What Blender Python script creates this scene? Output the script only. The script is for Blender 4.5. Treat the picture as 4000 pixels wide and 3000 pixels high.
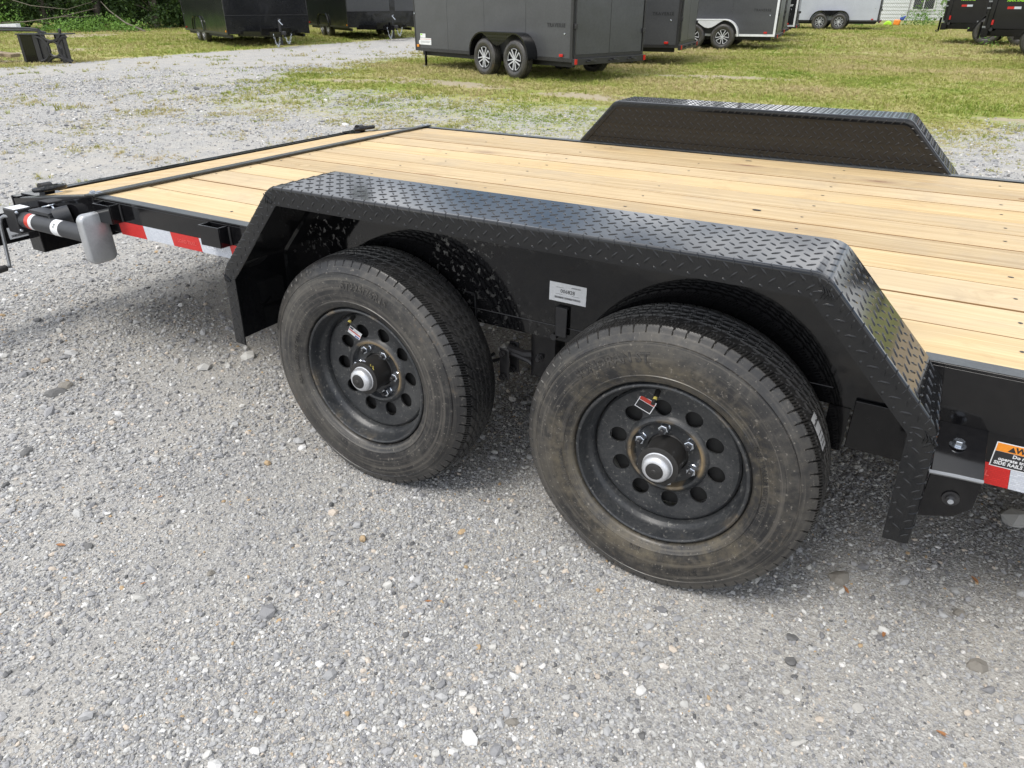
import bpy, bmesh, math, random
import numpy as np
from mathutils import Vector, Matrix, Euler
PI = math.pi
rad = math.radians
random.seed(7)
RNG = np.random.default_rng(7)

for o in list(bpy.data.objects):
    bpy.data.objects.remove(o)
SC = bpy.context.scene
COL = SC.collection

# ------------------------------------------------------------------ camera
cam_d = bpy.data.cameras.new('camera')
cam_d.sensor_width = 36.0
cam_d.sensor_fit = 'HORIZONTAL'
cam_d.lens = 2758.0 / 4000.0 * 36.0
cam_d.clip_start = 0.05
cam_d.clip_end = 600.0
cam = bpy.data.objects.new('camera', cam_d)
COL.objects.link(cam)
def _cam():
    yaw, pitch, roll = -0.5236, -0.4948, -0.0025
    cy, sy, cp, sp = math.cos(yaw), math.sin(yaw), math.cos(pitch), math.sin(pitch)
    f = Vector((sy*cp, cy*cp, sp)); r = Vector((cy, -sy, 0)); u = r.cross(f)
    r2 = r*math.cos(roll) + u*math.sin(roll); u2 = -r*math.sin(roll) + u*math.cos(roll)
    m = Matrix((r2, u2, -f)).transposed().to_4x4()
    m.translation = Vector((1.2691, -1.3417, 1.3007))
    return m
cam.matrix_world = _cam()
SC.camera = cam

# ------------------------------------------------------------------ world, sun
SUN_EL, SUN_AZ = rad(60), rad(200)        # azimuth measured clockwise from +Y
W = bpy.data.worlds.new('World'); SC.world = W; W.use_nodes = True
nt = W.node_tree; nt.nodes.clear()
wo = nt.nodes.new('ShaderNodeOutputWorld'); bg = nt.nodes.new('ShaderNodeBackground')
sky = nt.nodes.new('ShaderNodeTexSky'); sky.sky_type = 'NISHITA'; sky.sun_disc = False
sky.sun_elevation = SUN_EL; sky.sun_rotation = SUN_AZ
sky.air_density = 1.0; sky.dust_density = 2.0
tc = nt.nodes.new('ShaderNodeTexCoord'); mp = nt.nodes.new('ShaderNodeMapping'); mp.inputs['Scale'].default_value = (1, 1, 2.4)
nz = nt.nodes.new('ShaderNodeTexNoise'); nz.inputs['Scale'].default_value = 2.6; nz.inputs['Detail'].default_value = 7; nz.inputs['Roughness'].default_value = .55
rp = nt.nodes.new('ShaderNodeValToRGB'); rp.color_ramp.elements[0].position = .36; rp.color_ramp.elements[1].position = .56
nz2 = nt.nodes.new('ShaderNodeTexNoise'); nz2.inputs['Scale'].default_value = 4.0; nz2.inputs['Detail'].default_value = 5
cr = nt.nodes.new('ShaderNodeValToRGB'); cr.color_ramp.elements[0].color = (4.2, 4.6, 5.3, 1); cr.color_ramp.elements[1].color = (16.5, 16.6, 16.8, 1)
cr.color_ramp.elements[0].position = .36; cr.color_ramp.elements[1].position = .62
mx = nt.nodes.new('ShaderNodeMix'); mx.data_type = 'RGBA'
L = nt.links.new
L(tc.outputs['Generated'], mp.inputs['Vector']); L(mp.outputs['Vector'], nz.inputs['Vector']); L(mp.outputs['Vector'], nz2.inputs['Vector'])
L(nz.outputs['Fac'], rp.inputs['Fac']); L(nz2.outputs['Fac'], cr.inputs['Fac'])
L(rp.outputs['Color'], mx.inputs['Factor']); L(sky.outputs['Color'], mx.inputs[6]); L(cr.outputs['Color'], mx.inputs[7])
L(mx.outputs[2], bg.inputs['Color']); bg.inputs['Strength'].default_value = 0.10
L(bg.outputs['Background'], wo.inputs['Surface'])

sun_d = bpy.data.lights.new('sun', 'SUN'); sun_d.energy = 1.5; sun_d.angle = rad(24); sun_d.color = (1.0, 0.96, 0.9)
sun = bpy.data.objects.new('sun', sun_d); COL.objects.link(sun)
sdir = Vector((math.sin(SUN_AZ)*math.cos(SUN_EL), math.cos(SUN_AZ)*math.cos(SUN_EL), math.sin(SUN_EL)))
sun.rotation_euler = sdir.to_track_quat('Z', 'Y').to_euler()
sun.location = (0, 0, 30)
SC.view_settings.view_transform = 'Standard'; SC.view_settings.look = 'None'
SC.view_settings.exposure = 0.68; SC.view_settings.gamma = 1.0
SC.view_settings.use_curve_mapping = False

# ------------------------------------------------------------------ helpers
def tag(o, label=None, cat=None, group=None, kind=None):
    if label: o['label'] = label
    if cat: o['category'] = cat
    if group: o['group'] = group
    if kind: o['kind'] = kind
    return o

def empty(name, loc=(0, 0, 0), rz=0, label=None, cat=None, group=None):
    o = bpy.data.objects.new(name, None); COL.objects.link(o)
    o.empty_display_size = .2
    o.location = loc; o.rotation_euler = (0, 0, rz)
    return tag(o, label, cat, group)

def link(name, me, mat=None, parent=None, smooth=False):
    if mat is not None and not me.materials: me.materials.append(mat)
    o = bpy.data.objects.new(name, me); COL.objects.link(o)
    if parent is not None: o.parent = parent
    return o

def finish(me, ang=35):
    me.polygons.foreach_set('use_smooth', [True]*len(me.polygons))
    me.set_sharp_from_angle(angle=rad(ang))
    me.update()

def copy_tree(o, parent=None):
    c = o.copy(); COL.objects.link(c); c.parent = parent
    for ch in list(o.children): copy_tree(ch, c)
    return c

class MB:
    """collects simple solids in one mesh"""
    def __init__(s): s.v = []; s.f = []
    def add(s, vs, fs):
        n = len(s.v); s.v += [tuple(p) for p in vs]; s.f += [tuple(i+n for i in f) for f in fs]; return s
    def box(s, x0, y0, z0, x1, y1, z1, m=None):
        vs = [(x, y, z) for z in (z0, z1) for y in (y0, y1) for x in (x0, x1)]
        if m is not None: vs = [m @ Vector(p) for p in vs]
        return s.add(vs, [(0, 2, 3, 1), (4, 5, 7, 6), (0, 1, 5, 4), (2, 6, 7, 3), (0, 4, 6, 2), (1, 3, 7, 5)])
    def bar(s, p, q, w, h, up=(0, 0, 1)):
        p = Vector(p); q = Vector(q); d = q-p; l = d.length; d.normalize()
        u = Vector(up); r = d.cross(u); r.normalize(); u = r.cross(d)
        m = Matrix((d, r, u)).transposed().to_4x4(); m.translation = p
        return s.box(0, -w/2, -h/2, l, w/2, h/2, m)
    def tube(s, pts, r, n=10, cap=True, closed=False):
        pts = [Vector(p) for p in pts]; N = len(pts); rings = []
        rr = r if isinstance(r, (list, tuple)) else [r]*N
        prev = None
        for i, p in enumerate(pts):
            a = pts[(i-1) % N] if (i or closed) else p; b = pts[(i+1) % N] if (i < N-1 or closed) else p
            t = (b-a).normalized()
            if prev is None:
                u = t.orthogonal().normalized()
            else:
                u = (prev - t*prev.dot(t)).normalized()
            prev = u; w = t.cross(u)
            rings.append([p + (u*math.cos(2*PI*k/n) + w*math.sin(2*PI*k/n))*rr[i] for k in range(n)])
        vs = [q for R in rings for q in R]; fs = []
        for i in range(N if closed else N-1):
            j = (i+1) % N
            for k in range(n):
                k2 = (k+1) % n
                fs.append((i*n+k, i*n+k2, j*n+k2, j*n+k))
        if cap and not closed:
            fs.append(tuple(range(n-1, -1, -1))); fs.append(tuple((N-1)*n+k for k in range(n)))
        return s.add(vs, fs)
    def lathe(s, prof, n=48, c=(0, 0, 0), a0=0, a1=2*PI, axis='y'):
        """prof: (y, r) pairs, spun about the y axis through c"""
        full = abs(a1-a0-2*PI) < 1e-6; m = n if full else n+1
        vs = []
        for (y, r) in prof:
            for k in range(m):
                t = a0+(a1-a0)*k/n
                vs.append((c[0]+r*math.cos(t), c[1]+y, c[2]+r*math.sin(t)) if axis == 'y' else
                          ((c[0]+y, c[1]+r*math.cos(t), c[2]+r*math.sin(t)) if axis == 'x' else (c[0]+r*math.cos(t), c[1]+r*math.sin(t), c[2]+y)))
        fs = []
        for i in range(len(prof)-1):
            for k in range(n):
                k2 = (k+1) % m if full else k+1
                fs.append((i*m+k, i*m+k2, (i+1)*m+k2, (i+1)*m+k))
        return s.add(vs, fs)
    def prism(s, poly, y0, y1):
        """poly: (x, z) points, extruded along y"""
        n = len(poly); vs = [(x, y0, z) for x, z in poly]+[(x, y1, z) for x, z in poly]
        fs = [tuple(range(n)), tuple(range(2*n-1, n-1, -1))]
        for i in range(n):
            j = (i+1) % n; fs.append((i, i+n, j+n, j))
        return s.add(vs, fs)
    def mesh(s, name, mat=None, ang=35):
        me = bpy.data.meshes.new(name); me.from_pydata(s.v, [], s.f)
        bm = bmesh.new(); bm.from_mesh(me); bmesh.ops.recalc_face_normals(bm, faces=bm.faces); bm.to_mesh(me); bm.free()
        if mat is not None: me.materials.append(mat)
        finish(me, ang)
        return me
    def build(s, name, mat, parent=None, ang=35, bevel=0, label=None, loc=None):
        o = link(name, s.mesh(name, mat, ang), None, parent)
        if bevel:
            b = o.modifiers.new('bevel', 'BEVEL'); b.width = bevel; b.segments = 2; b.limit_method = 'ANGLE'; b.angle_limit = rad(40)
        if label: o['label'] = label
        if loc is not None: o.location = loc
        return o

def boolean_diff(a, b):
    A = bpy.data.objects.new('tmp_a', a); B = bpy.data.objects.new('tmp_b', b)
    COL.objects.link(A); COL.objects.link(B)
    m = A.modifiers.new('b', 'BOOLEAN'); m.operation = 'DIFFERENCE'; m.object = B; m.solver = 'EXACT'
    dg = bpy.context.evaluated_depsgraph_get()
    me = bpy.data.meshes.new_from_object(A.evaluated_get(dg), depsgraph=dg)
    bpy.data.objects.remove(A); bpy.data.objects.remove(B)
    return me

def text_mesh(s, size, depth=.0006, shear=0.0, bold=0.0, align='CENTER', spacing=1.0):
    cu = bpy.data.curves.new('lettering', 'FONT'); cu.body = s; cu.size = size; cu.extrude = depth; cu.shear = shear
    cu.offset = bold; cu.align_x = align; cu.align_y = 'CENTER'; cu.space_character = spacing; cu.resolution_u = 2
    o = bpy.data.objects.new('tmp_t', cu); COL.objects.link(o)
    dg = bpy.context.evaluated_depsgraph_get()
    me = bpy.data.meshes.new_from_object(o.evaluated_get(dg), depsgraph=dg)
    bpy.data.objects.remove(o); bpy.data.curves.remove(cu)
    return me

def text(name, s, size, mat, parent, m, **k):
    me = text_mesh(s, size, **k); me.materials.clear(); me.materials.append(mat)
    o = link(name, me, None, parent); o.matrix_local = m
    return o

def frame(origin, right, upv):
    r = Vector(right).normalized(); u = Vector(upv); u = (u-r*u.dot(r)).normalized(); n = r.cross(u)
    m = Matrix((r, u, n)).transposed().to_4x4(); m.translation = Vector(origin); return m

# ------------------------------------------------------------------ materials
def newmat(name):
    m = bpy.data.materials.new(name); m.use_nodes = True
    nt = m.node_tree; return m, nt, nt.nodes['Principled BSDF'], nt.nodes.new, nt.links.new

def tex_noise(nt, scale, detail=4, rough=.55, vec=None, dist=0.0):
    n = nt.nodes.new('ShaderNodeTexNoise'); n.inputs['Scale'].default_value = scale
    n.inputs['Detail'].default_value = detail; n.inputs['Roughness'].default_value = rough; n.inputs['Distortion'].default_value = dist
    if vec is not None: nt.links.new(vec, n.inputs['Vector'])
    return n

def ramp(nt, fac, stops):
    r = nt.nodes.new('ShaderNodeValToRGB'); e = r.color_ramp.elements
    while len(e) < len(stops): e.new(.5)
    for i, (p, c) in enumerate(stops):
        e[i].position = p; e[i].color = (c, c, c, 1) if isinstance(c, (int, float)) else (*c, 1)
    nt.links.new(fac, r.inputs['Fac']); return r.outputs['Color']

def mixc(nt, fac, a, b, mode='MIX'):
    m = nt.nodes.new('ShaderNodeMix'); m.data_type = 'RGBA'; m.blend_type = mode
    for i, v in ((0, fac), (6, a), (7, b)):
        if isinstance(v, (int, float)): m.inputs[i].default_value = v
        elif isinstance(v, tuple): m.inputs[i].default_value = (*v, 1)
        else: nt.links.new(v, m.inputs[i])
    return m.outputs[2]

def mathn(nt, op, a, b=None, c=None, clamp=False):
    m = nt.nodes.new('ShaderNodeMath'); m.operation = op; m.use_clamp = clamp
    for i, v in enumerate((a, b, c)):
        if v is None: continue
        if isinstance(v, (int, float)): m.inputs[i].default_value = v
        else: nt.links.new(v, m.inputs[i])
    return m.outputs[0]

def bump(nt, bsdf, h, strength=.3, dist=.002):
    b = nt.nodes.new('ShaderNodeBump'); b.inputs['Strength'].default_value = strength; b.inputs['Distance'].default_value = dist
    nt.links.new(h, b.inputs['Height']); nt.links.new(b.outputs['Normal'], bsdf.inputs['Normal']); return b

def objcoord(nt):
    t = nt.nodes.new('ShaderNodeTexCoord'); return t.outputs['Object']

def paint(name, col, rough=.3, dust=0.0, dustcol=(.3, .28, .24), metallic=0.0, nscale=9, bumps=.0, coat=0.0, spec=.5):
    m, nt, b, N, Lk = newmat(name)
    v = objcoord(nt); n1 = tex_noise(nt, nscale, 5, .6, v); n2 = tex_noise(nt, nscale*14, 3, .6, v)
    f = mixc(nt, .5, n1.outputs['Fac'], n2.outputs['Fac'])
    base = mixc(nt, ramp(nt, f, [(.35, 0.0), (.7, 1.0)]), tuple(c*.86 for c in col), tuple(min(1, c*1.1) for c in col))
    if dust > 0:
        d = ramp(nt, f, [(.42, 0.0), (.68, dust)])
        base = mixc(nt, d, base, dustcol)
    Lk(base, b.inputs['Base Color'])
    r = mathn(nt, 'MULTIPLY_ADD', f, rough*.7, rough*.65); Lk(r, b.inputs['Roughness'])
    b.inputs['Metallic'].default_value = metallic
    b.inputs['Specular IOR Level'].default_value = spec
    if coat: b.inputs['Coat Weight'].default_value = coat; b.inputs['Coat Roughness'].default_value = .06
    if bumps: bump(nt, b, n2.outputs['Fac'], bumps, .001)
    return m

M = {}
M['black'] = paint('black_gloss_paint', (.006, .006, .007), .09, .03, (.16, .15, .13), nscale=5, spec=.38)
M['tread_black'] = paint('black_tread_plate_paint', (.007, .0075, .0085), .07, .02, (.16, .15, .13), nscale=6, spec=.45)
M['satin'] = paint('black_satin_metal', (.018, .018, .02), .42, .12, (.12, .11, .1), bumps=.1)
M['jack'] = paint('jack_powder_coat', (.032, .034, .038), .5, .08, (.12, .11, .1), nscale=12, bumps=.25)
M['zinc'] = paint('galvanised_steel', (.30, .31, .32), .42, .15, (.25, .25, .24), metallic=.8, nscale=16, bumps=.1)
M['foot'] = paint('jack_foot_steel', (.46, .47, .48), .38, .1, (.36, .36, .35), metallic=.6, nscale=9, bumps=.1)
M['bolt'] = paint('zinc_bolt', (.62, .66, .72), .22, .1, (.3, .29, .27), metallic=.95, nscale=30)
M['chrome'] = paint('grease_cap_steel', (.62, .63, .65), .36, .0, metallic=.6, nscale=3)
M['steel_edge'] = paint('worn_grey_steel_edge', (.06, .066, .068), .33, .45, (.15, .16, .16), metallic=.3, nscale=10, bumps=.1)
M['dark'] = paint('dark_underside', (.012, .012, .012), .6, .1, (.06, .055, .05))
M['plug'] = paint('black_rubber_plug', (.02, .019, .018), .5)
M['white_stk'] = paint('white_sticker', (.74, .75, .76), .35, .0)
M['ink'] = paint('black_ink', (.02, .02, .022), .5)
M['red_stk'] = paint('red_ink', (.55, .05, .03), .4)
M['orange_stk'] = paint('orange_warning_ink', (.8, .27, .02), .4)
M['blue_ink'] = paint('blue_ink', (.06, .08, .3), .4)
M['paint_mark_w'] = paint('pale_paint_mark', (.5, .52, .62), .6)
M['paint_mark_y'] = paint('yellow_paint_mark', (.5, .42, .1), .6)

def reflective(name, c1, c2):
    m, nt, b, N, Lk = newmat(name)
    v = objcoord(nt); mp = N('ShaderNodeMapping'); mp.inputs['Rotation'].default_value = (0, rad(0), 0); mp.inputs['Scale'].default_value = (1, 1, 1); Lk(v, mp.inputs['Vector'])
    br = N('ShaderNodeTexBrick'); br.inputs['Scale'].default_value = 60; br.inputs['Mortar Size'].default_value = .035
    br.inputs['Color1'].default_value = (*c1, 1); br.inputs['Color2'].default_value = (*c2, 1); br.inputs['Mortar'].default_value = (*[x*.75 for x in c1], 1)
    sw = N('ShaderNodeSeparateXYZ'); Lk(v, sw.inputs[0]); cb = N('ShaderNodeCombineXYZ'); Lk(sw.outputs[0], cb.inputs[0]); Lk(sw.outputs[2], cb.inputs[1])
    Lk(cb.outputs[0], br.inputs['Vector']); Lk(br.outputs['Color'], b.inputs['Base Color']); b.inputs['Roughness'].default_value = .22
    return m
M['tape_red'] = reflective('reflective_red', (.56, .022, .018), (.48, .016, .014))
M['tape_white'] = reflective('reflective_white', (.6, .63, .68), (.46, .49, .55))
M['tape_print_r'] = paint('tape_print_red', (.66, .08, .07), .3)
M['tape_print_w'] = paint('tape_print_white', (.72, .74, .78), .3)

def splat_panel():
    m, nt, b, N, Lk = newmat('black_well_panel')
    v = objcoord(nt)
    n1 = tex_noise(nt, 62, 3, .6, v, 0.3); n2 = tex_noise(nt, 2.1, 2, .5, v); n3 = tex_noise(nt, 190, 2, .6, v)
    spots = ramp(nt, n1.outputs['Fac'], [(.575, 0.0), (.66, 1.0)])
    where = ramp(nt, n2.outputs['Fac'], [(.36, 0.0), (.52, 1.0)])
    sx = N('ShaderNodeSeparateXYZ'); Lk(v, sx.inputs[0])
    reg = mathn(nt, 'SUBTRACT', 1.0, mathn(nt, 'MULTIPLY_ADD', sx.outputs[0], 1.6, -.25, clamp=True), clamp=True)
    f = mathn(nt, 'MULTIPLY', spots, mathn(nt, 'MULTIPLY', where, reg), clamp=True)
    f = mathn(nt, 'MULTIPLY', f, .7)
    col = mixc(nt, f, (.006, .006, .0065), (.28, .275, .26)); Lk(col, b.inputs['Base Color'])
    Lk(mathn(nt, 'MULTIPLY_ADD', f, .8, .06), b.inputs['Roughness'])
    bump(nt, b, mixc(nt, .75, n2.outputs['Fac'], tex_noise(nt, 25, 3, .6, v).outputs['Fac']), .05, .003)
    return m
M['panel'] = splat_panel()

def rubber(mud=False):
    m, nt, b, N, Lk = newmat('tyre_rubber_muddy' if mud else 'tyre_rubber')
    v = objcoord(nt); oi = N('ShaderNodeObjectInfo')
    ad = N('ShaderNodeVectorMath'); ad.operation = 'ADD'; Lk(v, ad.inputs[0])
    cb = N('ShaderNodeCombineXYZ'); Lk(mathn(nt, 'MULTIPLY', oi.outputs['Random'], 13.0), cb.inputs[0]); Lk(cb.outputs[0], ad.inputs[1])
    n1 = tex_noise(nt, 5, 6, .65, ad.outputs[0], .4); n2 = tex_noise(nt, 60, 4, .7, ad.outputs[0]); n3 = tex_noise(nt, 2.2, 3, .6, ad.outputs[0])
    base = mixc(nt, ramp(nt, n1.outputs['Fac'], [(.35, 0.0), (.65, 1.0)]), (.016, .016, .017), (.038, .037, .036))
    # dust lies on the sidewall face and on the lower, outer rings
    sx = N('ShaderNodeSeparateXYZ'); Lk(v, sx.inputs[0])
    rr = mathn(nt, 'SQRT', mathn(nt, 'ADD', mathn(nt, 'MULTIPLY', sx.outputs[0], sx.outputs[0]), mathn(nt, 'MULTIPLY', sx.outputs[2], sx.outputs[2])))
    side = ramp(nt, rr, [(.0, .9), (.325, 1.0), (.352, .12)])
    d = ramp(nt, mixc(nt, .45, n1.outputs['Fac'], n2.outputs['Fac']), [(.47, 0.0), (.66, .62)])
    d = mathn(nt, 'MULTIPLY', d, side)
    base = mixc(nt, d, base, (.088, .080, .066))
    an = mathn(nt, 'ARCTAN2', sx.outputs[2], sx.outputs[0]); pc = N('ShaderNodeCombineXYZ'); Lk(mathn(nt, 'MULTIPLY', an, 16.0), pc.inputs[0]); Lk(mathn(nt, 'MULTIPLY', rr, 30.0), pc.inputs[1]); Lk(mathn(nt, 'MULTIPLY', oi.outputs['Random'], 9.0), pc.inputs[2])
    streak = tex_noise(nt, 1.0, 4, .65, pc.outputs[0])
    base = mixc(nt, mathn(nt, 'MULTIPLY', ramp(nt, streak.outputs['Fac'], [(.5, 0.0), (.75, .32)]), side), base, (.135, .125, .11))
    band = N('ShaderNodeCombineXYZ'); Lk(mathn(nt, 'MULTIPLY', an, .8), band.inputs[0]); Lk(mathn(nt, 'MULTIPLY', rr, 120.0), band.inputs[1]); Lk(mathn(nt, 'MULTIPLY', oi.outputs['Random'], 5.0), band.inputs[2])
    bn = tex_noise(nt, 1.0, 3, .6, band.outputs[0])
    base = mixc(nt, mathn(nt, 'MULTIPLY', ramp(nt, bn.outputs['Fac'], [(.5, 0.0), (.66, .55)]), side), base, (.12, .11, .095))
    rust = ramp(nt, mixc(nt, .4, n3.outputs['Fac'], n2.outputs['Fac']), [(.60, 0.0), (.70, .6)])
    ring = ramp(nt, rr, [(.28, 0.0), (.30, 1.0), (.318, 1.0), (.33, 0.0)])
    base = mixc(nt, mathn(nt, 'MULTIPLY', rust, ring), base, (.17, .095, .035))
    if mud:
        mm = mathn(nt, 'MULTIPLY', ramp(nt, rr, [(.0, 1.0), (.262, 1.0), (.285, .25), (.33, .15), (.35, 0.0)]), ramp(nt, mixc(nt, .35, n1.outputs['Fac'], n2.outputs['Fac']), [(.42, 0.0), (.62, .75)]))
        base = mixc(nt, mm, base, (.120, .100, .066))
    sp = ramp(nt, tex_noise(nt, 130, 2, .6, ad.outputs[0]).outputs['Fac'], [(.64, 0.0), (.70, .5)]); base = mixc(nt, mathn(nt, 'MULTIPLY', sp, side), base, (.24, .22, .19))
    Lk(base, b.inputs['Base Color']); Lk(mathn(nt, 'MULTIPLY_ADD', d, .35, .34), b.inputs['Roughness'])
    bump(nt, b, mixc(nt, .5, n2.outputs['Fac'], bn.outputs['Fac']), .25, .003)
    return m
M['rubber'] = rubber(); M['rubber_mud'] = rubber(True)

def wheel_paint():
    m, nt, b, N, Lk = newmat('wheel_steel_paint')
    v = objcoord(nt); oi = N('ShaderNodeObjectInfo')
    ad = N('ShaderNodeVectorMath'); ad.operation = 'ADD'; Lk(v, ad.inputs[0])
    cb = N('ShaderNodeCombineXYZ'); Lk(mathn(nt, 'MULTIPLY', oi.outputs['Random'], 17.0), cb.inputs[0]); Lk(cb.outputs[0], ad.inputs[1])
    n1 = tex_noise(nt, 9, 5, .65, ad.outputs[0], .3); n2 = tex_noise(nt, 150, 3, .6, ad.outputs[0])
    base = mixc(nt, ramp(nt, mixc(nt, .4, n1.outputs['Fac'], n2.outputs['Fac']), [(.40, 0.0), (.68, .5)]), (.020, .022, .025), (.095, .095, .092))
    sx = N('ShaderNodeSeparateXYZ'); Lk(v, sx.inputs[0])
    rr = mathn(nt, 'SQRT', mathn(nt, 'ADD', mathn(nt, 'MULTIPLY', sx.outputs[0], sx.outputs[0]), mathn(nt, 'MULTIPLY', sx.outputs[2], sx.outputs[2])))
    ringm = ramp(nt, rr, [(.196, 0.0), (.204, .7), (.209, 1.0), (.214, .4)])
    spk = ramp(nt, tex_noise(nt, 95, 3, .7, ad.outputs[0]).outputs['Fac'], [(.60, 0.0), (.68, .55)]); base = mixc(nt, spk, base, (.20, .195, .18))
    mud = mathn(nt, 'MULTIPLY', ringm, ramp(nt, n1.outputs['Fac'], [(.54, 0.0), (.66, .8)]))
    ring2 = ramp(nt, rr, [(.078, 0.0), (.088, 1.0), (.098, 0.0)])
    mud2 = mathn(nt, 'MULTIPLY', ring2, ramp(nt, tex_noise(nt, 6, 3, .6, ad.outputs[0]).outputs['Fac'], [(.50, 0.0), (.58, 1.0)]))
    base = mixc(nt, mathn(nt, 'MAXIMUM', mathn(nt, 'MULTIPLY', mud, .6), mud2), base, (.30, .22, .12))
    Lk(base, b.inputs['Base Color']); Lk(mathn(nt, 'MULTIPLY_ADD', n1.outputs['Fac'], .3, .2), b.inputs['Roughness'])
    bump(nt, b, n2.outputs['Fac'], .08, .001)
    return m
M['wheel'] = wheel_paint()

def wood():
    m, nt, b, N, Lk = newmat('pine_board')
    v = objcoord(nt); oi = N('ShaderNodeObjectInfo')
    off = N('ShaderNodeCombineXYZ'); Lk(mathn(nt, 'MULTIPLY', oi.outputs['Random'], 37.0), off.inputs[0]); Lk(mathn(nt, 'MULTIPLY', oi.outputs['Random'], 11.0), off.inputs[1])
    ad = N('ShaderNodeVectorMath'); ad.operation = 'ADD'; Lk(v, ad.inputs[0]); Lk(off.outputs[0], ad.inputs[1])
    wob = tex_noise(nt, 1.3, 3, .5, ad.outputs[0])
    wv = N('ShaderNodeVectorMath'); wv.operation = 'MULTIPLY_ADD'; Lk(wob.outputs['Color'], wv.inputs[0]); wv.inputs[1].default_value = (0, .07, 0); Lk(ad.outputs[0], wv.inputs[2])
    # knots: sparse cells that bend the grain
    vm = N('ShaderNodeMapping'); vm.inputs['Scale'].default_value = (1.1, 3.0, .001); Lk(ad.outputs[0], vm.inputs['Vector'])
    vo = N('ShaderNodeTexVoronoi'); vo.inputs['Scale'].default_value = 1.6; Lk(vm.outputs[0], vo.inputs['Vector']); vo.inputs['Randomness'].default_value = 1
    kd = vo.outputs['Distance']
    kn = ramp(nt, kd, [(.02, 1.0), (.16, .0)])
    wv2 = N('ShaderNodeVectorMath'); wv2.operation = 'MULTIPLY_ADD'; Lk(kn, wv2.inputs[0]); wv2.inputs[1].default_value = (0, .035, 0); Lk(wv.outputs[0], wv2.inputs[2])
    g = N('ShaderNodeMapping'); g.inputs['Scale'].default_value = (.7, 42, 42); Lk(wv2.outputs[0], g.inputs['Vector'])
    gn = tex_noise(nt, 1.0, 5, .62, g.outputs[0])
    g2 = N('ShaderNodeMapping'); g2.inputs['Scale'].default_value = (4, 260, 260); Lk(wv2.outputs[0], g2.inputs['Vector'])
    gf = tex_noise(nt, 1.0, 3, .6, g2.outputs[0])
    big = tex_noise(nt, 1.1, 3, .5, ad.outputs[0])
    stain = tex_noise(nt, 7, 5, .7, ad.outputs[0], .5)
    c = mixc(nt, ramp(nt, gn.outputs['Fac'], [(.36, 0.0), (.64, 1.0)]), (.43, .29, .115), (.62, .465, .24))
    c = mixc(nt, ramp(nt, gf.outputs['Fac'], [(.46, 0.0), (.68, .75)]), c, (.33, .19, .065))
    tint = mathn(nt, 'MULTIPLY_ADD', oi.outputs['Random'], .8, -.0)
    c = mixc(nt, mathn(nt, 'MULTIPLY', tint, ramp(nt, big.outputs['Fac'], [(.3, .3), (.7, 1.0)])), c, (.62, .49, .30))
    c = mixc(nt, ramp(nt, stain.outputs['Fac'], [(.55, 0.0), (.72, .5)]), c, (.36, .25, .13))
    grey = tex_noise(nt, 3.1, 4, .6, wv.outputs[0], .8)
    c = mixc(nt, ramp(nt, grey.outputs['Fac'], [(.50, 0.0), (.68, .35)]), c, (.40, .32, .21))
    kc = N('ShaderNodeSeparateColor'); Lk(vo.outputs['Color'], kc.inputs[0])
    kk = mathn(nt, 'MULTIPLY', ramp(nt, kd, [(.03, .95), (.06, .6), (.10, .35), (.2, 0.0)]), ramp(nt, kc.outputs[0], [(.62, 0.0), (.66, 1.0)]))
    c = mixc(nt, kk, c, (.22, .10, .045))
    hs = N('ShaderNodeHueSaturation'); Lk(c, hs.inputs['Color']); Lk(mathn(nt, 'MULTIPLY_ADD', mathn(nt, 'FRACT', mathn(nt, 'MULTIPLY', oi.outputs['Random'], 7.31)), .22, .88), hs.inputs['Value']); Lk(mathn(nt, 'MULTIPLY_ADD', mathn(nt, 'FRACT', mathn(nt, 'MULTIPLY', oi.outputs['Random'], 3.7)), .12, .86), hs.inputs['Saturation']); c = hs.outputs['Color']
    Lk(c, b.inputs['Base Color']); b.inputs['Roughness'].default_value = .62; b.inputs['Specular IOR Level'].default_value = .3
    bump(nt, b, gn.outputs['Fac'], .25, .002)
    return m
M['wood'] = wood()
M['wood_edge'] = paint('pine_board_edge', (.22, .12, .045), .85, .2, (.15, .08, .03), nscale=20, bumps=.2)

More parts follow.
